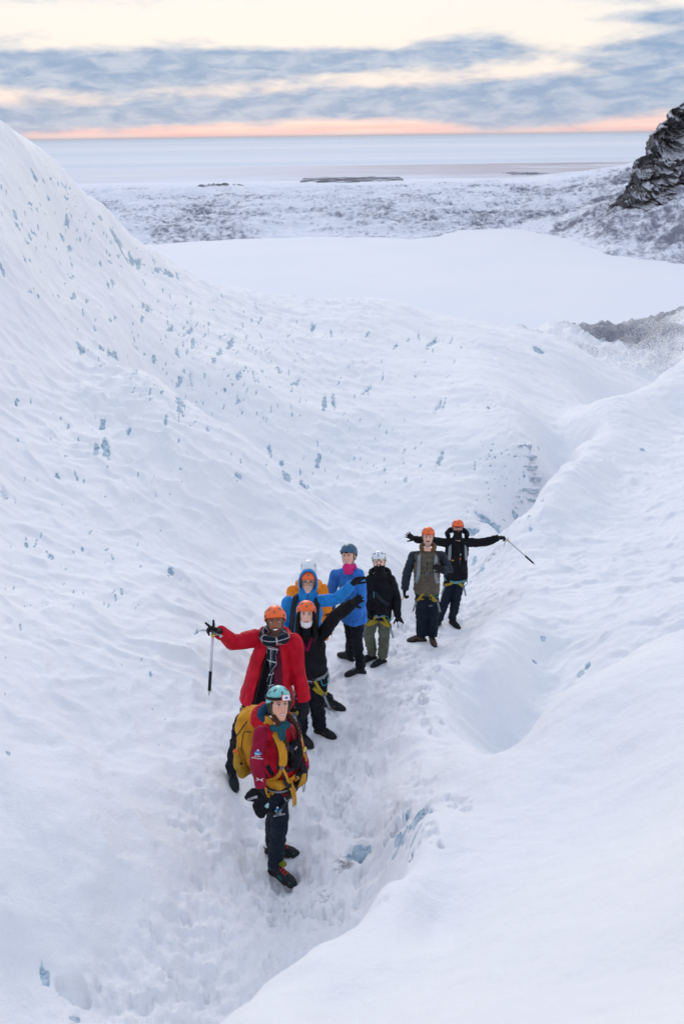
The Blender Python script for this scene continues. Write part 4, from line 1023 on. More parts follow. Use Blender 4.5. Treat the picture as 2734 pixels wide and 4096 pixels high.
# ---------------- guide in front
g = g_(6.55)
pg = Person('guide', 6.55, 'smiling woman in two-tone red jacket and teal helmet with headlamp, nearest the camera',
    g(2,925,1600), g(2,900,790), g(2,640,905,-.14), g(2,1100,900,.13), g(2,575,1365,-.20), g(2,650,1760,-.26), g(2,1262,1225,.12), g(2,1308,1465,-.02),
    g(3,955,860,-.10), g(3,850,930,.05), g(2,890,205), g(2,950,668,-.04), face(skin=(.80,.41,.29), lip=(.52,.13,.12), smile=1.0, blush=.5), (24, 22), -8, GRP)
p = pg; R = p.root; p.body()
tr = p.legs(K['navyp'], (.100, .078, .066), .007)
jp = p.jacket_prims(hem=.10, wh=.172, dh=.135, wc=.155, dc=.13, arms='', collar=0)
jk = garment('jacket', jp, K['red'], R, .0105, 4, folds(.007, 7, 1.0), None)
for w_ in 'ab': garment('sleeve', [p.arm_prims(w_, (.072, .060, .050))], K['crimson'], R, .010, 3, folds(.006, 8, 2.0, .6), 'dark crimson sleeve')
# hood thrown back, lined petrol blue
nk = p.neck
def around(c, S_, F_, U_, rx, ry, a0, a1, n, lift=lambda t: 0): 
    return [c+S_*rx*math.cos(math.radians(a0+(a1-a0)*i/n))+F_*ry*math.sin(math.radians(a0+(a1-a0)*i/n))+U_*lift(i/n) for i in range(n+1)]
hd = around(nk+p.U*.045-p.F*.05, p.S, p.F, p.U, .135, .125, -215, 35, 14, lambda t: .05*math.sin(math.pi*t)-.03)
garment('hood', [chain(hd, [(.032+.030*math.sin(math.pi*i/14), .030+.02*math.sin(math.pi*i/14)) for i in range(15)], p.U, 'rr', 14)], K['red'], R, .009, 3, folds(.005, 12))
hd2 = around(nk+p.U*.062-p.F*.045, p.S, p.F, p.U, .100, .092, -215, 35, 14, lambda t: .055*math.sin(math.pi*t)-.03)
garment('hood_lining', [chain(hd2, [(.020+.030*math.sin(math.pi*i/14), .020+.02*math.sin(math.pi*i/14)) for i in range(15)], p.U, 'rr', 14)], K['petrol'], R, .008, 3, folds(.005, 14))
C_, S_, Fw, U_ = p.fr
sc_ = around(C_-U_*.165-Fw*.005, S_, Fw, U_, .066, .072, 0, 360, 18, lambda t: .012*math.sin(9*t))
garment('neck_scarf', [chain(sc_, [(.030, .028)]*19, p.U, 'rr', 12), chain([C_-U_*.17+Fw*.05, C_-U_*.25+Fw*.06], [(.05, .03), (.03, .02)], p.S)], K['tealscarf'], R, .007, 2, folds(.004, 26))
hm, sf = helmet(R, p.fr, K['hteal'], up=.002)
C_, S_, Fw, U_ = p.fr; HL = lambda x, y, z: C_+S_*x+Fw*y+U_*z
bn = around(C_-Fw*.004+U_*.020, S_, Fw, U_, .083, .103, -200, 20, 16)
garment('beanie', [chain([HL(0, -.012, -.03), HL(0, -.012, .03), HL(0, -.006, .075)], [(.078, .088), (.084, .100), (.078, .094)], S_, 'ff', 24), chain([HL(-.068, .004, -.055), HL(-.074, .010, .02)], [(.012, .030), (.012, .044)], Fw), chain([HL(.068, .004, -.055), HL(.074, .010, .02)], [(.012, .030), (.012, .044)], Fw)], K['moss'], R, .007, 2, folds(.002, 40))
# headlamp and its band
hb_p = [HL((.108)*math.cos(math.radians(a)), -.006+.136*math.sin(math.radians(a)), .064+.004*math.sin(math.radians(a*2))) for a in range(0, 360, 12)]
hb = ribbon('headlamp_band', hb_p, [(S_*math.cos(math.radians(a))+Fw*math.sin(math.radians(a))) for a in range(0, 360, 12)], .024, K['blackw'], hm, .003, True)
hl = solid('headlamp', [box(HL(.018, .141, .068), S_*.032, Fw*.013, U_*.019)], K['white'], hm, True, .006)
solid('lens', [ball(HL(.018, .153, .070), (.017, .006, .010), (S_, Fw, U_), 12)], plastic('lamp_lens', (.16, .15, .28), .1), hb)
solid('lamp_frame', [box(HL(.018, .134, .066), S_*.037, Fw*.009, U_*.022)], plastic('lamp_red', (.6, .03, .02), .4), hb, True, .005)
# braids
for sg in (-1, 1):
    b0 = HL(.062*sg, .045, -.075); b1 = b0+p.F*.05-p.U*.05+p.S*.012*sg; b2 = nk+p.F*.145-p.U*.045+p.S*.075*sg; b3 = b2-p.U*.075+p.F*.005
    ps_ = spline([b0, b1, b2, b3], 6); pr = []
    for i in range(0, len(ps_)-2): pr.append(ball(ps_[i]+p.S*(.006 if i % 2 else -.006), (.017, .017, .014), None, 8))
    pr.append(chain([ps_[-3], ps_[-1], ps_[-1]-p.U*.05+p.S*.01*sg], [.014, .020, .012], p.S))
    hr = garment('hair', pr, K['hairb'], R, .006, 1, folds(.0015, 50)); 
    solid('hair_tie', [chain([ps_[-4], ps_[-3]], [.019, .019], p.S, 'ff')], cloth('purple_tie', (.05, .04, .25)), hr)
# gloves
def two_tone(p, w0, arm, d, nrm, **k):
    gl = glove(R, w0, arm, d, nrm, **k); nn = nrm.normalized()
    return gl
wa, wb = p.wa, p.wb
da_ = (g(3,715,540,-.26)-wa); na_ = Vector((.75, .35, .1))
gl = glove(R, wa, wa-p.ea, da_, na_, curl=(.75,.8,.85,.9), thumb=-1, thumb_curl=.6, size=1.12)
d_ = da_.normalized(); garment('palm', [q_ for q_ in hand_prims(wa+na_.normalized()*.011+d_*.008, d_, na_, curl=(.8,.85,.9,.95), thumb=-1, thumb_curl=.6, size=.99)], K['tan'], R, .006, 1, None, 'yellow leather palm')
db_ = g(2,1290,1700,-.06)-wb; nb_ = Vector((.5, -.85, 0))
gl2 = glove(R, wb, wb-p.eb, db_, nb_*-1, curl=(.25,.3,.35,.4), thumb=-1, size=1.08)
garment('palm', hand_prims(wb+nb_.normalized()*.006+db_.normalized()*.035, db_, nb_*-1, curl=(.25,.3,.35,.4), thumb=-1, size=.80), K['tan'], R, .006, 1, None, 'yellow leather palm')
# belt, harness and hardware
p.harness(.178, .142, .0, K['blackw'], K['blackw'], off=.010, tails=False)
cb = p.L(.13, .155, -.05); solid('carabiner', [tubepath(spline([cb, cb-p.U*.05+p.F*.01, cb-p.U*.10+p.S*.01, cb-p.U*.095+p.S*.03, cb-p.U*.03+p.S*.035, cb+p.S*.01], 5), .006)], K['alu'], R)
cb = p.L(-.06, .165, -.06); solid('gear_loop', [tubepath(spline([cb-p.S*.06, cb-p.U*.05-p.S*.03, cb-p.U*.045+p.S*.05, cb+p.S*.07], 5), .005)], K['greyw'], R)
p.boots(K['boot'], K['boott'], K['redlace'], 1.06)
solid('gaiter_patch', [ball(p.ha+p.da*.12+UP*.165, (.045, .03, .022), (p.da, p.da.cross(UP), UP), 10)], cloth('olive_tongue', (.16, .18, .02)), R)
# printed mountain badge, on the sleeve and on the thigh
def badge(o, X_, Y_, s_, parent):
    N_ = X_.cross(Y_)
    def poly(nm, pts_, mat, k): 
        V = [o+X_*a*s_+Y_*b*s_+N_*.0012*k for a, b in pts_]; me = bpy.data.meshes.new(nm); me.from_pydata([tuple(v) for v in V], [], [tuple(range(len(V)))]); me.materials.append(mat); return link(nm, me, parent)
    poly('badge', [(-.5, -.05), (-.28, .22), (-.05, .5), (.1, .25), (.5, -.05), (.3, -.2), (0, -.12), (-.3, -.2)], K['blueprint'], 1)
    poly('badge_peak', [(-.2, .3), (-.05, .5), (.08, .28), (-.02, .2), (-.1, .26)], K['print_'], 2)
    poly('badge_wave', [(-.5, -.1), (-.25, -.02), (.05, -.1), (.5, -.08), (.1, -.28), (-.25, -.3)], plastic('badge_light', (.25, .55, .75)), 2)
    text('arctic\nadventures', 'badge_text', o+N_*.001-Y_*s_*.55, X_, Y_, s_*.33, K['print_'], parent, 'CENTER')
cv = Vector((0, 0, 0))
ax_ = (p.sa-p.ea).normalized(); mid = p.sa*.42+p.ea*.58; tocam = (cv-mid).normalized(); nn = (tocam-ax_*tocam.dot(ax_)).normalized(); xx = ax_.cross(nn)
badge(mid+nn*.0805+ax_*.005, xx, ax_, .058, R)
wv = p.ea*.35+p.wa*.65; text('><', 'logo', wv+nn*.071, xx, ax_, .05, K['print_'], R)
hp = p.L(-.078, 0, 0); ax2 = (hp-p.ka).normalized(); mid2 = g(3,875,520); base = hp*.42+p.ka*.58; nn2 = (-base).normalized(); nn2 = (nn2-ax2*nn2.dot(ax2)).normalized(); xx2 = ax2.cross(nn2)
badge(base+nn2*.100+xx2*.0, xx2, ax2, .062, R)

# ---------------- her backpack
bp = empty('backpack', p.L(0, -.24, .02)); tag(bp, 'mustard yellow hiking backpack on the back of the woman nearest the camera', 'backpack')
Lg = p.L
body_ = garment('pack_body', [chain([Lg(0, -.235, .05), Lg(0, -.27, .10), Lg(0, -.285, .2), Lg(0, -.27, .37), Lg(0, -.23, .43)], [(.115, .08), (.15, .11), (.165, .125), (.16, .12), (.12, .08)], p.S, 'rr', 24, 2.6)], K['yellow'], bp, .011, 4, folds(.008, 8))
garment('lid', [chain([Lg(0, -.30, .36), Lg(0, -.285, .44), Lg(0, -.22, .49)], [(.165, .13), (.155, .12), (.11, .07)], p.S, 'rr', 24, 2.4)], K['yellow'], bp, .010, 4, folds(.008, 10, 3))
garment('side_pocket', [chain([Lg(-.165, -.27, .03), Lg(-.18, -.29, .10), Lg(-.175, -.29, .21)], [(.045, .075), (.048, .08), (.042, .07)], p.F, 'rr', 16)], K['dyellow'], bp, .009, 3, folds(.006, 12, 1))
garment('front_pocket', [chain([Lg(0, -.37, .05), Lg(0, -.395, .14), Lg(0, -.38, .27)], [(.09, .05), (.11, .055), (.09, .045)], p.S, 'rr', 16)], K['yellow'], bp, .010, 3, folds(.006, 10, 2))
for sg in (-1, 1):
    q = spline([Lg(.085*sg, -.15, .47), Lg(.105*sg, -.03, .545), Lg(.115*sg, .115, .43), Lg(.125*sg, .160, .29), Lg(.15*sg, .12, .14), Lg(.17*sg, .0, .06), Lg(.15*sg, -.14, .03)], 7)
    c_ = p.neck-p.U*.18; ns = [((v-c_)-p.U*(v-c_).dot(p.U)*.35).normalized() for v in q]
    ribbon('shoulder_strap', q, ns, [.062 if i < 24 else .028 for i in range(len(q))], K['yellow'], bp, .014)
    ribbon('strap_padding', [v-n_*.002 for v, n_ in zip(q[:26], ns)], ns[:26], .078, K['blackw'], bp, .010)
    bkp = q[24]+ns[24]*.018; solid('buckle', [box(bkp, p.S*.02, p.U*.018, ns[24]*.005)], K['clip'], bp, False, .003)
    tl = spline([q[24]+ns[24]*.016, q[24]+p.F*.03-p.U*.10+p.S*.02, q[24]+p.F*.015-p.U*.20+p.S*.055], 5); ribbon('strap_tail', tl, [p.F]*len(tl), .022, K['yellow'], bp, .003)
garment('hip_pocket', [chain([Lg(-.175, .05, .045), Lg(-.135, .125, .04), Lg(-.06, .158, .045)], [(.042, .028), (.050, .034), (.028, .016)], p.U, 'rr', 14)], K['yellow'], bp, .008, 3, folds(.004, 14))
hbq = [Lg(.188*math.cos(math.radians(a)), .155*math.sin(math.radians(a)), .05) for a in range(200, -30, -8)]
ribbon('hip_belt', hbq, [(p.S*math.cos(math.radians(a))+p.F*math.sin(math.radians(a))) for a in range(200, -30, -8)], .036, K['yellow'], bp, .008)
for dx in (-.075, -.045):
    tl = spline([Lg(dx, .17, .05), Lg(dx+.035, .185, -.07), Lg(dx+.06, .17, -.20)], 5); ribbon('strap_tail', tl, [p.F]*len(tl), .022, K['yellow'], bp, .003)
def side(f, u, o=.0): return Lg(-.168-o, f, u)
solid('cord', [tubepath(spline([Lg(-.15, -.22, .50), Lg(-.175, -.30, .38), Lg(-.182, -.36, .28), Lg(-.185, -.34, .20), Lg(-.20, -.30, .16)], 6), .0045), tubepath(spline([Lg(-.182, -.36, .28), Lg(-.17, -.38, .19), Lg(-.20, -.33, .12), Lg(-.215, -.27, .15)], 6), .004),
               tubepath(spline([Lg(-.15, -.17, .42), Lg(-.175, -.24, .40), Lg(-.185, -.27, .24)], 6), .004)], K['blackw'], bp)
solid('cord_lock', [tubepath(spline([Lg(-.22, -.33, .22), Lg(-.225, -.30, .25), Lg(-.225, -.27, .22), Lg(-.225, -.31, .19)], 5), .009)], K['orangep'], bp)
solid('toggle', [ball(Lg(-.19, -.35, .28), .016, None, 8)], K['blackw'], bp); solid('toggle', [ball(Lg(-.215, -.25, .14), .012, None, 8)], K['blackw'], bp)
garment('grey_base', [chain([Lg(-.06, -.32, -.02), Lg(.05, -.32, -.0)], [(.05, .05)]*2, p.U)], K['greyw'], bp, .010, 2)

# ---------------- her chest bag
cb_ = empty('chest_bag', Lg(.05, .23, .22)); tag(cb_, 'black chest pouch with small white flower mark on a red jacket', 'bag')
garment('pouch', [chain([Lg(.015, .175, .17), Lg(.02, .185, .25), Lg(.005, .165, .36)], [(.060, .040), (.070, .044), (.052, .025)], p.S, 'rr', 20, 3)], K['black'], cb_, .009, 3, folds(.005, 13))
for k in range(5):
    a = math.radians(90+72*k); c0 = Lg(.0, .203, .335); solid('petal', [tubepath([c0+(p.S*math.cos(a+e)+p.U*math.sin(a+e))*r_ for e, r_ in ((0, .004), (.35, .014), (0, .019), (-.35, .014), (0, .004))], .0013)], K['print_'], cb_)
ribbon('chest_strap', spline([Lg(-.16, .13, .18), Lg(-.06, .19, .17), Lg(.05, .185, .17), Lg(.16, .12, .18)], 5), [p.F]*16, .030, K['blackw'], cb_, .006)
ribbon('neck_strap', spline([Lg(-.08, .15, .40), Lg(-.05, .19, .34), Lg(-.01, .20, .28)], 5), [p.F]*11, .034, K['blackw'], cb_, .006)
ribbon('side_strap', spline([Lg(-.13, .165, .18), Lg(-.13, .18, .10), Lg(-.09, .175, .03), Lg(-.05, .18, .02)], 5), [p.F]*16, .034, K['blackw'], cb_, .006)
solid('cord_end', [tubepath([Lg(.075, .235, .28), Lg(.095, .23, .31)], .008)], K['liney'], cb_)
solid('cord', [tubepath(spline([Lg(.09, .21, .22), Lg(.12, .20, .18), Lg(.11, .20, .13), Lg(.08, .20, .16)], 5), .004), tubepath(spline([Lg(.08, .20, .17), Lg(.09, .185, .05), Lg(.08, .17, -.06)], 5), .012)], K['blackw'], cb_)

# ---------------- mittens in her hand
mt = empty('mittens', g(3,640,640,-.26)); tag(mt, 'pair of bulky black mittens held in the gloved hand of the front woman', 'mittens')
mg_ = lambda x, y, dy=-.27: g(3, x, y, dy)
garment('mitten', [chain([mg_(640,520), mg_(600,620), mg_(640,750)], [(.062, .05), (.066, .052), (.050, .04)], p.S, 'rr', 18), chain([mg_(690,560), mg_(740,640), mg_(745,700)], [.028, .028, .022], p.S)], K['black'], mt, .009, 3, folds(.006, 11, 4))
garment('mitten', [chain([mg_(610,400,-.22), mg_(500,440,-.22), mg_(410,470,-.22)], [(.05, .045), (.058, .05), (.040, .035)], p.U, 'rr', 18)], K['blackp'], mt, .009, 3, folds(.006, 11, 6))
garment('lining', [chain([mg_(720,600,-.285), mg_(745,660,-.285)], [(.026, .02), (.012, .012)], p.S)], K['mintp'], mt, .006, 1)
tn = (-mg_(490,500)).normalized(); tx = (mg_(540,490)-mg_(450,520)).normalized(); ty = tn.cross(tx).normalized()
text('KOMBI', 'mitten_text', mg_(485,512,-.30), tx, ty, .026, K['print_'], mt)

# ---------------- man in the red jacket
Yr = 7.85; g = g_(Yr)
p = Person('red', Yr, 'bearded man in open red jacket and plaid scarf, holding an ice axe out left',
    g(1,735,960), g(1,775,430), g(1,600,420,.02), g(1,960,455,0), g(1,370,470,-.14), g(1,238,358,-.26), g(1,1015,790,-.02), g(1,1068,1035,-.10),
    g(1,450,1290,-.05), g(1,960,1290,-.05), g(1,785,97), g(1,785,395,-.06), face(skin=(.29,.115,.055), lip=(.25,.08,.07), smile=1.3, beard=(-.050, (.012,.009,.008), .88), brow=(.008,.006,.005), blush=.12), (2, 20), 2, GRP)
R = p.root; p.body(); p.legs(K['blackp'], (.105, .085, .075), .009)
H_ = (p.neck-p.hip).length
garment('shirt', [chain([p.L(0, 0, -.10), p.L(0, .01, .1), p.L(0, .01, H_*.5), p.L(0, 0, H_*.9)], [(.165, .125), (.165, .135), (.165, .135), (.12, .10)], p.S, 'fr', 26), chain([p.neck-p.U*.04, p.neck+p.U*.02], [.07, .062], p.S)], K['black'], R, .012, 4, folds(.005, 8, 3))
def open_shell(p, a_gap0, a_gap1, hem, prof, thick=.016, nn=46):
    """jacket worn open: wall of cloth from one front edge round the back to the other"""
    V = []; m_ = len(prof); pr = []
    rings = []
    for (u, w_, d_, g0, g1) in prof:
        r_ = []
        for i in range(nn+1):
            a = math.radians(g0+(g1-g0)*i/nn); c, q = math.cos(a), math.sin(a); c2 = math.copysign(abs(c)**.9, c); q2 = math.copysign(abs(q)**.9, q)
            r_.append((c2, q2, w_, d_, u))
        rings.append(r_)
    for inner in (0, 1):
        for r_ in rings:
            for c, q, w_, d_, u in r_: V.append(p.L(c*(w_*(1 if c < 0 else .80)-inner*thick), q*(d_-inner*thick), u))
    n1 = nn+1; off = m_*n1; Fs = []
    for j in range(m_-1):
        for i in range(nn):
            a = j*n1+i; Fs.append((a, a+1, a+n1+1, a+n1)); b = off+a; Fs.append((b, b+n1, b+n1+1, b+1))
        for i in (0, nn): a = j*n1+i; Fs.append((a, a+n1, off+a+n1, off+a) if i == 0 else (a+n1, a, off+a, off+a+n1))
    for i in range(nn):
        Fs.append((i+1, i, off+i, off+i+1)); a = (m_-1)*n1+i; Fs.append((a, a+1, off+a+1, off+a))
    return V, Fs
# angles: 0 = picture right, 90 = front, 180 = picture left; the shell runs from the left front edge round the back to the right one
prof = [(-.085, .315, .245, 122, 405), (.0, .295, .23, 120, 407), (.11, .268, .215, 118, 410), (.24, .240, .20, 115, 413), (H_*.68, .212, .18, 112, 417), (H_*.86, .170, .145, 107, 424), (H_*.98, .110, .110, 102, 432)]
sh = open_shell(p, 0, 0, 0, prof, .030)
garment('jacket', [sh, p.arm_prims('a', (.085, .074, .062)), p.arm_prims('b', (.088, .082, .070)),
    chain([p.sa*.9+p.neck*.1, p.sa*.55+p.neck*.45-p.F*.01], [.078, .07], p.F), chain([p.sb*.9+p.neck*.1, p.sb*.55+p.neck*.45-p.F*.01], [.078, .07], p.F),
    chain(around(p.neck+p.U*.02-p.F*.05, p.S, p.F, p.U, .12, .11, -200, 20, 10), [(.04, .035)]*11, p.U)], K['red'], R, .0098, 3, folds(.009, 5.5, 2, .55))
# lining shows along the right-hand edge
lq = [p.L(math.cos(math.radians(a))*(w_-.034), math.sin(math.radians(a))*(d_-.012), u) for (u, w_, d_, g0, g1), a in zip(prof, [57, 60, 63, 65, 68, 72, 78])]
ribbon('lining', lq, [(p.F*1.0+p.S*.1)]*len(lq), .075, K['burg'], R, .012)
zq = [p.L(math.cos(math.radians(g0-2))*(w_-.012), math.sin(math.radians(g0-2))*(d_+.004), u) for (u, w_, d_, g0, g1) in prof[:-1]]
ribbon('zip', zq, [p.F]*len(zq), .014, K['blackw'], R, .006)
nkr = around(p.neck+p.U*.045+p.F*.012, p.S, p.F, p.U, .100, .092, 0, 360, 30, lambda t: .012*math.sin(12*t)-.01)
def puffy(name, pts_, rad, mat, parent, n=14):
    """scarf roll with length-wise UVs so that the weave follows it"""
    V = []; uv = []; L_ = 0; N = len(pts_); Fs = []
    for i, q in enumerate(pts_):
        t = (pts_[min(i+1, N-1)]-pts_[max(i-1, 0)]).normalized(); a, s1_, f1 = orth(t, UP); L_ += (q-pts_[i-1]).length if i else 0; r0 = rad[i] if isinstance(rad, list) else rad
        for k in range(n):
            th = 2*math.pi*k/n; w = 1+.14*math.sin(3*th+i*.9)+.06*math.sin(5*th-i*1.7); V.append(tuple(q+(s1_*math.cos(th)*r0[0]+f1*math.sin(th)*r0[1])*w)); uv.append((k/n*2, L_))
    for i in range(N-1):
        for k in range(n): Fs.append((i*n+k, i*n+(k+1) % n, (i+1)*n+(k+1) % n, (i+1)*n+k))
    me = bpy.data.meshes.new(name); me.from_pydata(V, [], Fs); ul = me.uv_layers.new(name='UVMap')
    for lp in me.loops: ul.data[lp.index].uv = uv[lp.vertex_index]
    for f in me.polygons: f.use_smooth = True
    me.materials.append(mat); return link(name, me, parent)
sc0 = puffy('scarf', nkr, (.048, .036), K['plaid'], R)
tail = spline([p.L(.0, .16, H_*.98), p.L(.01, .175, H_*.7), p.L(.025, .172, H_*.35), p.L(.045, .165, .03)], 8)
puffy('scarf_tail', tail, [(.022, .055)]*len(tail) and [(.018, .050+.006*math.sin(i)) for i in range(len(tail))], K['plaid'], sc0)
solid('scarf_fringe', [tubepath([p.L(.045+q, .168, .04), p.L(.048+q*1.2, .172, -.03+.012*(k % 3)), p.L(.05+q*1.3+.006*(k % 2), .170, -.09+.015*(k % 3))], .003) for k, q in enumerate(np.linspace(-.042, .042, 11))], K['greyw'], sc0)
hm, sf = helmet(R, p.fr, K['horange'])
p.boots(K['boot'], K['boott'], None, 1.05)
p.harness(.17, .13, -.17, K['teal'], K['web'], off=.012)
da_ = g(1,165,322,-.30)-p.wa
gl = glove(R, p.wa, p.wa-p.ea, da_, Vector((.0, -.25, -1)), curl=(.05, .9, 1.0, 1.0), thumb=1, thumb_curl=.1, spread=.3, size=1.12)
glove(R, p.wb, p.wb-p.eb, g(1,1085,1185,-.12)-p.wb, Vector((-.5, .8, 0)), curl=(.15, .15, .2, .2), thumb=-1, spread=.05, size=1.18)
solid('finger', [chain([g(1,178,320,-.32), g(1,183,285,-.33), g(1,180,250,-.33)], [.014, .0125, .010], p.S, 'rr', 12), chain([g(1,155,320,-.32), g(1,128,296,-.34), g(1,105,275,-.34)], [.014, .0125, .010], p.S, 'rr', 12)], K['glove'], gl)
text('\u2014', 'cuff_mark', g(1,205,402,-.38), Vector((.9, 0, .2)), Vector((0, -.4, .9)), .05, K['print_'], R)
at_ = g(1,176,368,-.30)
ice_axe(at_+UP*.005, g(1,137,992,-.34), g(1,60,380,-.25)-at_, 'ice axe hanging upright from the raised glove of the man in open red jacket')

# ---------------- woman with the white mask under her chin
Ym = 9.15; g = g_(Ym)
p = Person('mask', Ym, 'long-haired woman in black and orange helmet, white mask under her chin, arm raised',
    g(1,1150,760), g(1,1105,400), g(1,975,430,.02), g(1,1215,420,-.02), g(1,985,640,.02), g(1,1010,850,-.05), g(4,690,815,-.10), g(4,862,690,-.22),
    g(1,1030,1080,-.04), g(1,1195,1060,-.02), g(1,1085,62), g(1,1092,290,-.05), face(skin=(.86,.55,.43), lip=(.50,.15,.14), smile=.2, blush=.35), (4, 18), -3, GRP)
R = p.root; p.body(); p.legs(K['blackp'], (.105, .090, .080), .010)
garment('jacket', p.jacket_prims(hem=.05, wh=.19, dh=.15, wc=.19, dc=.155, r=(.082, .074, .062)), K['black'], R, .0115, 3, folds(.007, 6.5, 1))
vq = spline([p.neck+p.S*.06+p.F*.07+p.U*.02, p.neck+p.S*.035+p.F*.115-p.U*.03, p.neck+p.S*.012+p.F*.135-p.U*.10], 5); ribbon('inner_collar', vq, [p.F]*len(vq), .030, cloth('magenta_fleece', (.20, .006, .05)), R, .006)
vq = spline([p.neck-p.S*.06+p.F*.07+p.U*.02, p.neck-p.S*.03+p.F*.115-p.U*.03, p.neck+p.S*.006+p.F*.135-p.U*.10], 5); ribbon('inner_collar', vq, [p.F]*len(vq), .026, cloth('magenta_fleece', (.20, .006, .05)), R, .006)
C_, S_, Fw, U_ = p.fr; HL = lambda x, y, z: C_+S_*x+Fw*y+U_*z
hp_ = [chain([HL(0, -.045, .05), HL(0, -.055, -.02), HL(0, -.07, -.13), HL(0, -.05, -.24)], [(.090, .07), (.098, .075), (.11, .07), (.10, .05)], S_, 'rr', 20)]
for sg in (-1, 1): hp_.append(chain([HL(.076*sg, .035, .045), HL(.088*sg, .030, -.03), HL(.095*sg, .045, -.12), HL(.095*sg, .07, -.22), HL(.085*sg, .085, -.34 if sg < 0 else -.27)], [(.016, .030), (.020, .036), (.028, .045), (.032, .045), (.012, .03)], S_, 'rr', 16))
garment('hair', hp_, K['hairk'], R, .009, 2, folds(.004, 24, 1, .3))
garment('neck_gaiter', [chain([HL(0, -.004, -.21), HL(0, .004, -.135)], [(.082, .085), (.066, .072)], S_, 'ff', 20)], K['black'], R, .008, 2, folds(.003, 20))
garment('face_mask', [chain([HL(-.064, .040, -.066), HL(-.044, .083, -.092), HL(0, .100, -.104), HL(.044, .083, -.092), HL(.064, .040, -.066)], [(.016, .006), (.026, .006), (.032, .007), (.026, .006), (.016, .006)], U_, 'rr', 16), chain([HL(0, .085, -.108), HL(0, .075, -.128)], [(.046, .014), (.026, .008)], S_)], K['mask'], R, .005, 2)
helmet(R, p.fr, K['horange'])
p.boots(K['boot'], K['bootb'], None, 1.02); p.harness(.172, .135, .01, K['greyw'], K['web'], off=.010)
glove(R, p.wb, p.wb-p.eb, g(4,985,600,-.30)-p.wb, Vector((.5, -.6, .75)), curl=(.12, .12, .15, .2), thumb=1, thumb_curl=.05, spread=.14, size=1.12)
glove(R, p.wa, p.wa-p.ea, Vector((0, -.1, -1)), Vector((1, .2, 0)))
th_ = g(1,1005,1073,-.2); tn = (-th_).normalized(); tx = Vector((1, 0, 0)); ty = tn.cross(tx)*1.0
tp_ = p.hip*.35+p.ka*.65; tp_ = tp_+p.F*.105+p.S*(-.03); text('THE NORTH FACE', 'logo', tp_, Vector((.98, 0, -.15)), UP*.93+p.F*-.2, .011, K['print_'], R)
q = tp_+Vector((.045, -.002, .003)); me = bpy.data.meshes.new('logo_dome'); me.from_pydata([tuple(q+Vector((math.cos(a)*.026, 0, math.sin(a)*.022))) for a in np.linspace(0, math.pi/2, 8)]+[tuple(q)], [], [tuple(range(9))]); me.materials.append(K['print_']); link('logo_dome', me, R)

# ---------------- man in the azure hooded jacket
Yb = 9.95; g = g_(Yb)
p = Person('bluehood', Yb, 'man with round glasses, azure hood over his orange helmet, black glove reaching right',
    g(4,365,1020,.05), g(4,385,660), g(4,190,680,.03), g(4,500,660,-.02), g(4,130,905,.03), g(4,170,1090,-.05), g(4,690,650,-.10), g(4,868,478,-.22),
    g(1,1030,900,.05), g(1,1195,900,.0), g(4,400,338), g(4,390,575,-.05), face(skin=(.82,.50,.36), lip=(.45,.13,.12), smile=.6, blush=.2), (3, 16), -3, GRP)
R = p.root; p.body(); p.legs(K['blackp'], (.10, .08, .075), .009)
C_, S_, Fw, U_ = p.fr; HL = lambda x, y, z: C_+S_*x+Fw*y+U_*z
jp = p.jacket_prims(hem=.12, wh=.20, dh=.15, wc=.21, dc=.16, r=(.084, .072, .058)); garment('jacket', jp, K['azure'], R, .0115, 3, folds(.008, 6, 3))
# hood drawn over the helmet: a shell open at the face
V = []; nh, nv_ = 34, 18
for inn in (0, 1):
    k = 1-.075*inn
    for j in range(nv_+1):
        for i in range(nh+1):
            ang = math.radians(-52+284*i/nh) ; t = j/nv_          # round the face opening, then back
            # opening ellipse in the plane of the face
            ox, oz = .100*math.cos(ang), .006+.148*math.sin(ang)
            back = math.sin(t*math.pi/2); sh_ = math.cos(t*math.pi/2)
            ww = 1+.20*math.sin(t*math.pi)
            V.append(HL(ox*k*(sh_*ww if t < 1 else 0), .080-.235*back*k, (oz-.0)*k*sh_*ww if t < 1 else 0))
n1 = nh+1; off = (nv_+1)*n1; Fs = []
for j in range(nv_):
    for i in range(nh): a = j*n1+i; Fs += [(a, a+1, a+n1+1, a+n1), (off+a, off+a+n1, off+a+n1+1, off+a+1)]
    for i in (0, nh): a = j*n1+i; Fs.append((a, a+n1, off+a+n1, off+a))
for i in range(nh): Fs.append((i, off+i, off+i+1, i+1))
ring = [HL(.104*math.cos(math.radians(a)), .080-(.012 if 200 < a < 340 else 0), -.002+(.150 if a < 180 else .150)*math.sin(math.radians(a))) for a in range(0, 361, 12)]
garment('hood', [(V, Fs), chain(ring, [(.014, .012)]*len(ring), Fw, 'rr', 10), chain([HL(0, -.01, -.11), p.neck-p.U*.02], [(.105, .095), (.11, .10)], S_)], K['azure'], R, .0085, 3, folds(.004, 10))
helmet(R, (C_+Fw*.004, S_, Fw, U_), K['horange'], up=.0)
for sg in (-1, 1):
    rg = [HL(.031*sg+.0235*math.cos(math.radians(a)), .098-.004*math.cos(math.radians(a))*sg, .004+.0215*math.sin(math.radians(a))) for a in range(0, 361, 24)]
    gl_ = solid('glasses_rim', [chain(rg, [(.0022, .0022)]*len(rg), Fw, 'ff', 6)], K['iris'], R)
    solid('glasses_arm', [tubepath([HL(.055*sg, .096, .006), HL(.078*sg, .01, .01)], .002)], K['iris'], gl_)
solid('glasses_bridge', [tubepath([HL(-.009, .099, .008), HL(0, .101, .011), HL(.009, .099, .008)], .002)], K['iris'], R)
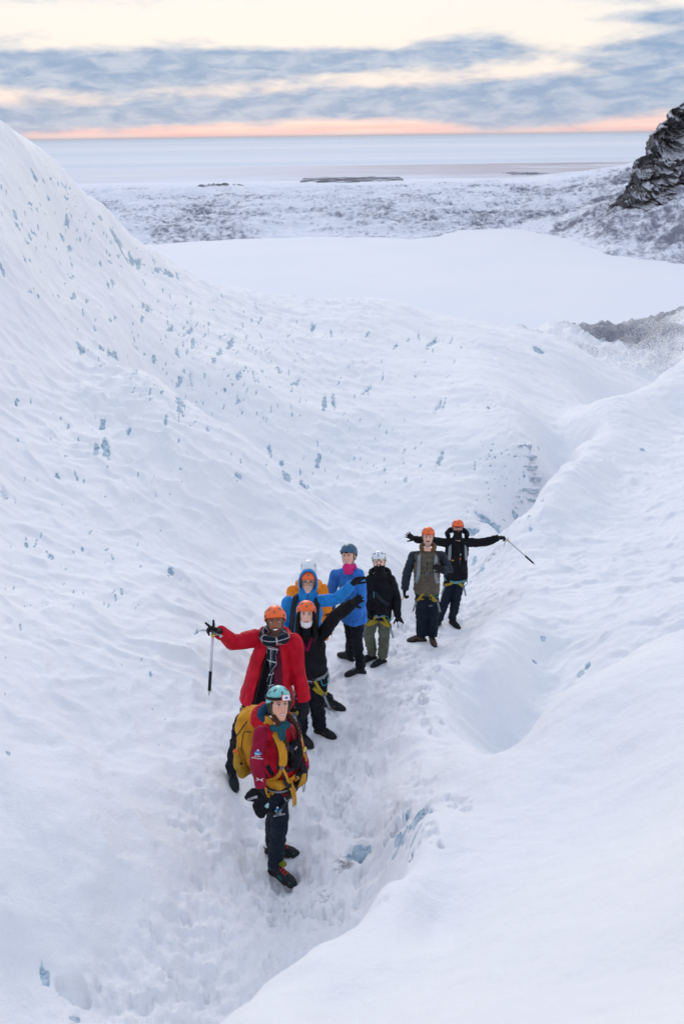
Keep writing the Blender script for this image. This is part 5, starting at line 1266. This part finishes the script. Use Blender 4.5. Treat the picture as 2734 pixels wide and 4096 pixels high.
zq = spline([HL(0, .098, -.13), p.neck+p.F*.10+p.U*.01, p.L(.0, .162, .36)], 5); ribbon('zip', zq, [p.F]*len(zq), .010, K['blackw'], R, .004)
for sg in (-1, 1):
    q = spline([p.L(.125*sg, -.05, .50), p.L(.135*sg, .07, .515), p.L(.145*sg, .150, .40), p.L(.150*sg, .165, .25), p.L(.17*sg, .13, .08)], 7); c_ = p.neck-p.U*.2
    ribbon('backpack_strap', q, [((v-c_)-p.U*(v-c_).dot(p.U)*.4).normalized() for v in q], .062, K['blackw'], R, .014)
garment('backpack', [chain([p.L(0, -.22, .02), p.L(0, -.24, .2), p.L(0, -.21, .42)], [(.13, .09), (.15, .10), (.12, .08)], p.S, 'rr', 20, 2.6)], K['black'], R, .014, 2)
p.boots(K['boot'], K['bootb'], None, 1.05)
glove(R, p.wb, p.wb-p.eb, g(4,1000,365,-.30)-p.wb, Vector((.3, -.9, -.3)), curl=(.1, .15, .2, .25), thumb=1, thumb_curl=.0, spread=.20, size=1.15)
glove(R, p.wa, p.wa-p.ea, Vector((0, -.1, -1)), Vector((1, .2, 0)))

# ---------------- person in orange, back turned
Yo = 10.75; g = g_(Yo)
p = Person('orange', Yo, 'person with back turned in orange jacket and white helmet, mostly hidden behind the azure hood',
    g(4,430,960), g(4,405,520), g(4,235,560), g(4,540,540), g(4,230,760), g(4,260,930), g(4,585,730,-.05), g(4,605,800,-.1),
    g(4,420,1150), g(4,510,1150), g(4,405,235), g(4,400,450), face(skin=(.6,.35,.28)), (178, -4), 0, GRP)
R = p.root; p.body(); p.legs(K['blackp'])
garment('jacket', p.jacket_prims(hem=.12, wh=.23, dh=.16, wc=.20, dc=.15, r=(.08, .07, .058)), K['orange'], R, .0125, 3, folds(.009, 6, 3))
C_, S_, Fw, U_ = p.fr
garment('hood', [chain(around(C_-U_*.15-Fw*.03, S_, Fw, U_, .13, .11, 160, 380, 10), [(.045, .05)]*11, U_)], K['orange'], R, .011, 3, folds(.006, 10))
garment('hair', [ball(C_-Fw*.02-U_*.03, (.082, .092, .10), (S_, Fw, U_))], K['hairb'], R, .010, 2)
hm, sf = helmet(R, p.fr, K['hwhite'])
pp, nn_ = sf(math.radians(270), .86); solid('dial', [ball(pp, (.018, .010, .012), (S_, Fw, U_), 10)], plastic('red_dial', (.3, .02, .03)), hm)
p.boots(K['boot'], None)
glove(R, p.wb, p.wb-p.eb, Vector((.2, -.2, -1)), Vector((-1, 0, 0)), curl=(.6, .7, .7, .7), size=1.15)
solid('cuff_trim', [chain([g(4,590,1010,-.1), g(4,560,1030,-.1)], [.03, .02], p.S)], K['blackw'], R)
garment('jacket_hem', [chain([g(4,560,850,-.12), g(4,590,930,-.14), g(4,600,1010,-.15)], [(.07, .05), (.085, .06), (.07, .05)], p.S, 'rf', 16)], K['orange'], R, .010, 3, folds(.008, 8))
ice_axe(g(4,615,830,-.18), g(4,645,1055,-.2)-UP*.25*0, Vector((.3, -1, 0)), 'ice axe hanging beside the hem of the orange jacket, black grip lowest')

# ---------------- woman in the blue jacket
Yw = 11.0; g = g_(Yw)
p = Person('bluewoman', Yw, 'woman in royal blue jacket and pink buff, navy helmet over black beanie',
    g(4,870,770), g(4,845,330), g(4,690,385,.10), g(4,920,385,-.12), g(4,625,600,.08), g(4,640,740,-.02), g(4,962,610,-.10), g(4,925,810,-.12),
    g(4,845,1030,.05), g(4,905,1075,-.06), g(4,845,80), g(4,800,285,-.04), face(skin=(.82,.45,.33), lip=(.5,.14,.13), smile=1.0, blush=.3), (-24, 16), 9, GRP)
# the front foot is the right-hand one in the picture
p.ha, p.hb, p.da, p.db = p.hb, p.ha, p.db, p.da; p.anka, p.ankb = p.ankb, p.anka
R = p.root; p.body(); 
p.legs(K['blackp'], (.098, .078, .068), .008)
garment('jacket', p.jacket_prims(hem=.13, wh=.19, dh=.16, wc=.185, dc=.15, r=(.078, .070, .060)), K['blue'], R, .0115, 3, folds(.009, 6, 5, .8))
zq = [p.L(.0, .158, u) for u in np.linspace(-.02, .42, 8)]; ribbon('storm_flap', zq, [p.F]*8, .045, K['blue'], R, .006)
C_, S_, Fw, U_ = p.fr; HL = lambda x, y, z: C_+S_*x+Fw*y+U_*z
garment('neck_buff', [chain(around(HL(0, .0, -.135), S_, Fw, U_, .066, .070, 0, 360, 18, lambda t: .008*math.sin(20*t)), [(.030, .022)]*19, U_, 'rr', 12), chain([HL(0, .0, -.21), HL(0, .01, -.11)], [(.075, .075), (.065, .075)], S_, 'ff'), chain([HL(0, .080, -.10), HL(0, .075, -.13)], [(.045, .02), (.04, .02)], S_)], K['pink'], R, .007, 2, folds(.004, 28))
garment('beanie', [chain([HL(0, -.022, -.045), HL(0, -.015, .015)], [(.080, .075), (.084, .088)], S_, 'ff', 24), chain([HL(0, -.006, .047), HL(0, -.002, .085)], [(.080, .099), (.076, .096)], S_, 'ff', 24)], K['knit'], R, .007, 2, folds(.002, 40))
hm, sf = helmet(R, p.fr, K['hnavy'], up=.010)
pp, nn_ = sf(math.radians(90), .45); solid('emblem', [box(pp+nn_*.002, (S_+U_).normalized()*.008, (S_-U_).normalized()*.008, nn_*.002)], K['print_'], hm)
p.boots(K['boot'], cloth('boot_charcoal', (.03, .032, .036)), K['greyw'], 1.02)
glove(R, p.wb, p.wb-p.eb, Vector((-.35, -.1, -1)), Vector((-1, .2, .3)), curl=(.9, .9, .9, .9), thumb=1, size=1.05)
glove(R, p.wa, p.wa-p.ea, Vector((.1, -.1, -1)), Vector((1, 0, 0)), curl=(.5, .5, .5, .5), size=1.05)
sp = spline([p.L(.19, 0, -.15), p.L(.18, 0, -.4), p.kb*.5+p.ka*.5+Vector((.1, 0, -.2))], 4)

# ---------------- woman in black with the white helmet
Yk = 12.1; g = g_(Yk)
p = Person('blackwoman', Yk, 'woman in black jacket and olive trousers, white helmet over a pale lime beanie',
    g(4,1140,760), g(4,1150,395), g(4,1045,440,.0), g(4,1262,440,0), g(4,1020,620,.0), g(4,1030,760,-.10), g(4,1318,640,0), g(4,1332,825,-.04),
    g(4,1030,1010,-.06), g(4,1190,1010,-.05), g(4,1150,150), g(4,1128,345,-.03), face(skin=(.86,.55,.43), lip=(.5,.2,.2), brow=(.03,.02,.015)), (-7, 14), 4, GRP)
p.ha, p.hb, p.da, p.db = p.hb, p.ha, p.db, p.da; p.anka, p.ankb = p.ankb, p.anka
R = p.root; p.body(); p.legs(K['olive'], (.102, .084, .072), .012)
garment('jacket', p.jacket_prims(hem=.09, wh=.19, dh=.145, wc=.19, dc=.15, r=(.076, .068, .056)), K['black'], R, .0115, 3, folds(.008, 6, 6))
C_, S_, Fw, U_ = p.fr; HL = lambda x, y, z: C_+S_*x+Fw*y+U_*z
garment('beanie', [chain([HL(0, -.022, -.055), HL(0, -.016, .01)], [(.080, .072), (.084, .085)], S_, 'ff', 24), chain([HL(0, -.004, .040), HL(0, -.002, .085)], [(.081, .101), (.077, .096)], S_, 'ff', 24)], K['lime'], R, .007, 2, folds(.0015, 50))
pt = solid('patch', [box(HL(.004, .105, .050), S_*.017, Fw*.003, U_*.017)], K['greyw'], R, False, .002); solid('patch_mark', [tubepath([HL(.004+.007*math.cos(a), .109, .050+.007*math.sin(a)) for a in np.linspace(.8, 5.5, 9)], .003)], K['orangep'], pt)
garment('face_covering', [chain([HL(0, .012, -.035), HL(0, .010, -.09), HL(0, .0, -.215)], [(.073, .086), (.066, .088), (.075, .080)], S_, 'ff', 24), chain([HL(0, .088, -.018), HL(0, .092, -.05), HL(0, .088, -.09)], [(.030, .012), (.036, .014), (.022, .012)], S_)], K['knit'], R, .007, 3, folds(.003, 26))
hm, sf = helmet(R, p.fr, K['hwhite'], up=.012)
pp, nn_ = sf(math.radians(90), .45); solid('emblem', [box(pp+nn_*.002, (S_+U_).normalized()*.008, (S_-U_).normalized()*.008, nn_*.002)], K['blueprint'], hm)
garment('hood', [chain(around(p.neck+p.U*.0-p.F*.05, p.S, p.F, p.U, .13, .10, -200, 20, 10, lambda t: .03*math.sin(math.pi*t)), [(.04, .035)]*11, p.U)], K['black'], R, .010, 3, folds(.004, 12))
q = spline([p.L(-.08, .155, .33), p.L(.02, .160, .22), p.L(.13, .135, .14)], 5); ribbon('chest_flap', q, [p.F]*len(q), .040, K['slate'], R, .007)
solid('pocket_trim', [tubepath([p.L(-.10, .150, .34), p.L(-.095, .155, .25)], .006)], K['teal'], R)
p.harness(.172, .132, .0, K['teal'], K['web'], off=.010)
p.boots(K['boot'], None, None, 1.0)
gl = glove(R, p.wb, p.wb-p.eb, g(4,1385,960,-.06)-p.wb, Vector((-.3, .9, .2)), curl=(.12, .15, .2, .25), thumb=-1, spread=.15, size=1.1)
solid('snow_dusting', [ball(g(4,1355+dx,905+dy_,-.10), (.02, .012, .028), None, 8) for dx, dy_ in ((-12, -8), (8, 2), (-4, 22), (14, 30))], K['snowd'], gl)
glove(R, p.wa, p.wa-p.ea, Vector((.1, -.1, -1)), Vector((1, 0, 0)), curl=(.5, .5, .5, .5), size=1.05)

# ---------------- man in the khaki jacket
Yh = 13.05; g = g_(Yh)
p = Person('khaki', Yh, 'man with moustache in quilted khaki jacket with dark sleeves, hand on his chest',
    g(5,405,745), g(5,415,420), g(5,275,450,.02), g(5,550,450,-.02), g(5,212,625,.03), g(5,188,785,-.05), g(5,625,600,-.05), g(5,560,585,-.22),
    g(5,355,1000,-.03), g(5,465,1000,-.04), g(5,425,163), g(5,412,352,-.04), face(skin=(.82,.47,.35), lip=(.5,.16,.14), smile=1.0, beard=(-.075, (.16,.10,.08), .35), brow=(.05,.03,.02), blush=.35), (-3, 14), -2, GRP)
p.ha, p.hb, p.da, p.db = p.hb, p.ha, p.db, p.da; p.anka, p.ankb = p.ankb, p.anka
R = p.root; p.body(); p.legs(K['navyp'], (.112, .098, .092), .011)
def quilt(co, no):
    u = (co-np.array(p.hip))@np.array(p.U); c = folds(.005, 7, 2)(co, no)
    return c+no*((np.abs(np.sin(u*math.pi/.068))**.6-.6)*.012)[:, None]
garment('jacket', p.jacket_prims(hem=.07, wh=.215, dh=.165, wc=.225, dc=.175, arms='', collar=0, belly=.02), K['khaki'], R, .0095, 2, quilt)
def quilt_s(co, no):
    u = co[:, 2]*.9+co[:, 0]*.2; c = folds(.005, 8, 4)(co, no); return c+no*((np.abs(np.sin(u*math.pi/.06))**.6-.6)*.009)[:, None]
for w_ in 'ab': garment('sleeve', [p.arm_prims(w_, (.078, .072, .058))], K['slate'], R, .0105, 3, quilt_s, 'dark slate quilted sleeve')
garment('shoulder_yoke', [chain([p.sa*1.0+p.U*.012, p.neck-p.U*.02, p.sb*1.0+p.U*.012], [(.072, .062), (.075, .07), (.072, .062)], p.F)], K['slate'], R, .010, 3, folds(.004, 9))
garment('collar', [chain(around(p.neck+p.U*.065-p.F*.02, p.S, p.F, p.U, .10, .09, -230, 50, 14, lambda t: .03*math.sin(math.pi*t)), [(.040, .030)]*15, p.U)], K['brown'], R, .009, 3, folds(.005, 14), 'brown turned-down collar')
C_, S_, Fw, U_ = p.fr; HL = lambda x, y, z: C_+S_*x+Fw*y+U_*z
garment('beanie', [chain([HL(0, -.022, -.04), HL(0, -.015, .015)], [(.080, .075), (.083, .088)], S_, 'ff', 24), chain([HL(0, -.006, .047), HL(0, -.002, .085)], [(.080, .099), (.076, .096)], S_, 'ff', 24)], K['knit'], R, .007, 2)
helmet(R, p.fr, K['horange'], up=.006)
solid('moustache', [chain([HL(-.030, .088, -.056), HL(-.015, .096, -.049), HL(0, .099, -.048), HL(.015, .096, -.049), HL(.030, .088, -.056)], [(.004, .003), (.006, .004), (.005, .004), (.006, .004), (.004, .003)], U_)], K['hairb'], p.bodyo)
zq = [p.L(0, .158+.02*math.sin(u*5), u) for u in np.linspace(-.03, .44, 10)]; ribbon('zip', zq, [p.F]*10, .012, K['blackw'], R, .006)
for sg in (-1, 1):
    q = spline([p.L(.125*sg, -.05, .47), p.L(.13*sg, .07, .50), p.L(.13*sg, .155, .40), p.L(.135*sg, .175, .25), p.L(.17*sg, .12, .10)], 7); c_ = p.neck-p.U*.2
    ribbon('backpack_strap', q, [((v-c_)-p.U*(v-c_).dot(p.U)*.4).normalized() for v in q], .052, K['greyw'], R, .014)
q = spline([p.L(-.135, .165, .28), p.L(0, .185, .275), p.L(.135, .165, .28)], 6); cs = ribbon('chest_strap', q, [p.F]*len(q), .030, K['blackw'], R, .008)
solid('buckle', [box(p.L(0, .196, .275), p.S*.03, p.U*.018, p.F*.006)], K['clip'], cs, False, .003)
garment('backpack', [chain([p.L(0, -.22, .0), p.L(0, -.24, .2), p.L(0, -.21, .42)], [(.13, .09), (.15, .10), (.12, .08)], p.S, 'rr', 20, 2.6)], K['black'], R, .014, 2)
p.harness(.178, .14, -.02, K['teal'], K['web'], off=.012)
p.boots(K['bootb'], K['boot'], None, 1.05)
glove(R, p.wa, p.wa-p.ea, g(5,186,868,-.08)-p.wa, Vector((1, -.3, 0)), curl=(.8, .9, .9, .9), thumb=1, thumb_curl=.6, size=1.08)
glove(R, p.wb, p.wb-p.eb, g(5,465,545,-.26)-p.wb, Vector((.2, .9, -.3)), curl=(.45, .55, .55, .5), thumb=1, thumb_curl=.2, spread=.12, size=1.05)
ice_axe(g(5,182,850,-.10), g(5,60,1010,-.14), Vector((-.2, -1, .2)), 'ice axe held low in the gloved hand of the man in khaki jacket')
text('REI', 'logo', p.hip*.35+p.kb*.65+p.F*.118+p.S*.0, Vector((.98, 0, .05)), UP*.95-p.F*.2, .040, K['greyw'], R)

# ---------------- tall man in black, arms spread
Yt = 14.6; g = g_(Yt)
p = Person('black', Yt, 'man all in black with covered face, orange helmet, arms spread wide, rearmost of the group',
    g(5,690,610), g(5,705,290), g(5,590,320,0), g(5,830,320,0), g(5,430,300,-.02), g(5,285,285,-.06), g(5,975,315,-.02), g(5,1105,275,-.08),
    g(5,690,880,-.05), g(5,590,880,-.05), g(5,712,88), g(5,706,262,-.03), face(skin=(.55,.30,.23), lip=(.4,.15,.13)), (-2, 12), 0, GRP)
p.ha, p.hb, p.da, p.db = p.hb, p.ha, p.db, p.da; p.anka, p.ankb = p.ankb, p.anka; p.ka, p.kb = p.kb, p.ka
R = p.root; p.body(); p.legs(K['navyp'], (.105, .085, .078), .010)
garment('jacket', p.jacket_prims(hem=.14, wh=.215, dh=.16, wc=.21, dc=.165, r=(.082, .074, .060)), K['black'], R, .012, 3, folds(.009, 6, 9))
C_, S_, Fw, U_ = p.fr; HL = lambda x, y, z: C_+S_*x+Fw*y+U_*z
garment('hood', [chain(around(p.neck+p.U*.05-p.F*.07, p.S, p.F, p.U, .16, .12, -205, 25, 12, lambda t: .05*math.sin(math.pi*t)), [(.055, .04)]*13, p.U)], K['black'], R, .011, 3, folds(.006, 10))
garment('balaclava', [chain([HL(0, .012, -.012), HL(0, .010, -.09), HL(0, .005, -.17)], [(.076, .089), (.070, .092), (.085, .085)], S_, 'ff', 24), chain([HL(0, .088, -.015), HL(0, .092, -.04), HL(0, .088, -.09)], [(.030, .014), (.034, .014), (.022, .012)], S_),
    chain([HL(0, -.020, -.03), HL(0, -.012, .02)], [(.082, .082), (.084, .090)], S_, 'ff', 24), chain([HL(0, -.004, .038), HL(0, -.002, .085)], [(.081, .101), (.077, .096)], S_, 'ff', 24)], K['knit'], R, .007, 2, folds(.002, 26))
helmet(R, p.fr, K['horange'], up=.006)
for sg in (-1, 1):
    q = spline([p.L(.125*sg, .0, .52), p.L(.135*sg, .10, .48), p.L(.14*sg, .155, .38), p.L(.15*sg, .165, .28)], 5); c_ = p.neck-p.U*.2
    ribbon('backpack_strap', q, [((v-c_)-p.U*(v-c_).dot(p.U)*.4).normalized() for v in q], .050, K['greyw' if 1 else 0], R, .012)
garment('backpack', [chain([p.L(0, -.22, .0), p.L(0, -.24, .2), p.L(0, -.21, .42)], [(.14, .09), (.17, .10), (.13, .08)], p.S, 'rr', 20, 2.6)], K['blackp'], R, .014, 2)
q = spline([p.L(-.16, -.12, .46), p.L(-.20, -.05, .36), p.L(-.215, -.02, .2)], 5); solid('piping', [tubepath(q, .010)], K['azure'], R)
solid('chest_pocket', [box(p.L(.045, .165, .27), p.S*.012, p.F*.006, p.U*.075)], K['slate'], R, False, .003); text('Y', 'logo', p.L(.045, .178, .355), p.S, p.U, .05, K['print_'], R)
solid('zip_pull', [box(p.L(.042, .176, .30), p.S*.006, p.F*.003, p.U*.020)], K['orangep'], R, False)
solid('chest_emblem', [ball(p.L(-.09, .165, .27), (.022, .005, .012), (p.S, p.F, p.U), 8)], K['tan'], R)
p.harness(.20, .15, -.08, K['teal'], K['web'], off=.012)
p.boots(K['boot'], None, None, 1.05)
glove(R, p.wa, p.wa-p.ea, g(5,175,215,-.08)-p.wa, Vector((.2, -.95, .3)), curl=(.08, .08, .1, .12), thumb=-1, thumb_curl=-.1, spread=.16, size=1.12)
glove(R, p.wb, p.wb-p.eb, g(5,1205,268,-.10)-p.wb, Vector((.1, .2, -1)), curl=(1.0, 1.05, 1.1, 1.1), thumb=1, thumb_curl=.5, size=1.12)
at_ = g(5,1190,290,-.12)
ice_axe(at_, g(5,1470,540,-.10), g(5,1130,362,-.2)-at_, 'ice axe pointing down right from the outstretched hand of the man all in black')
COL.children.unlink(_tmpc); bpy.data.collections.remove(_tmpc)
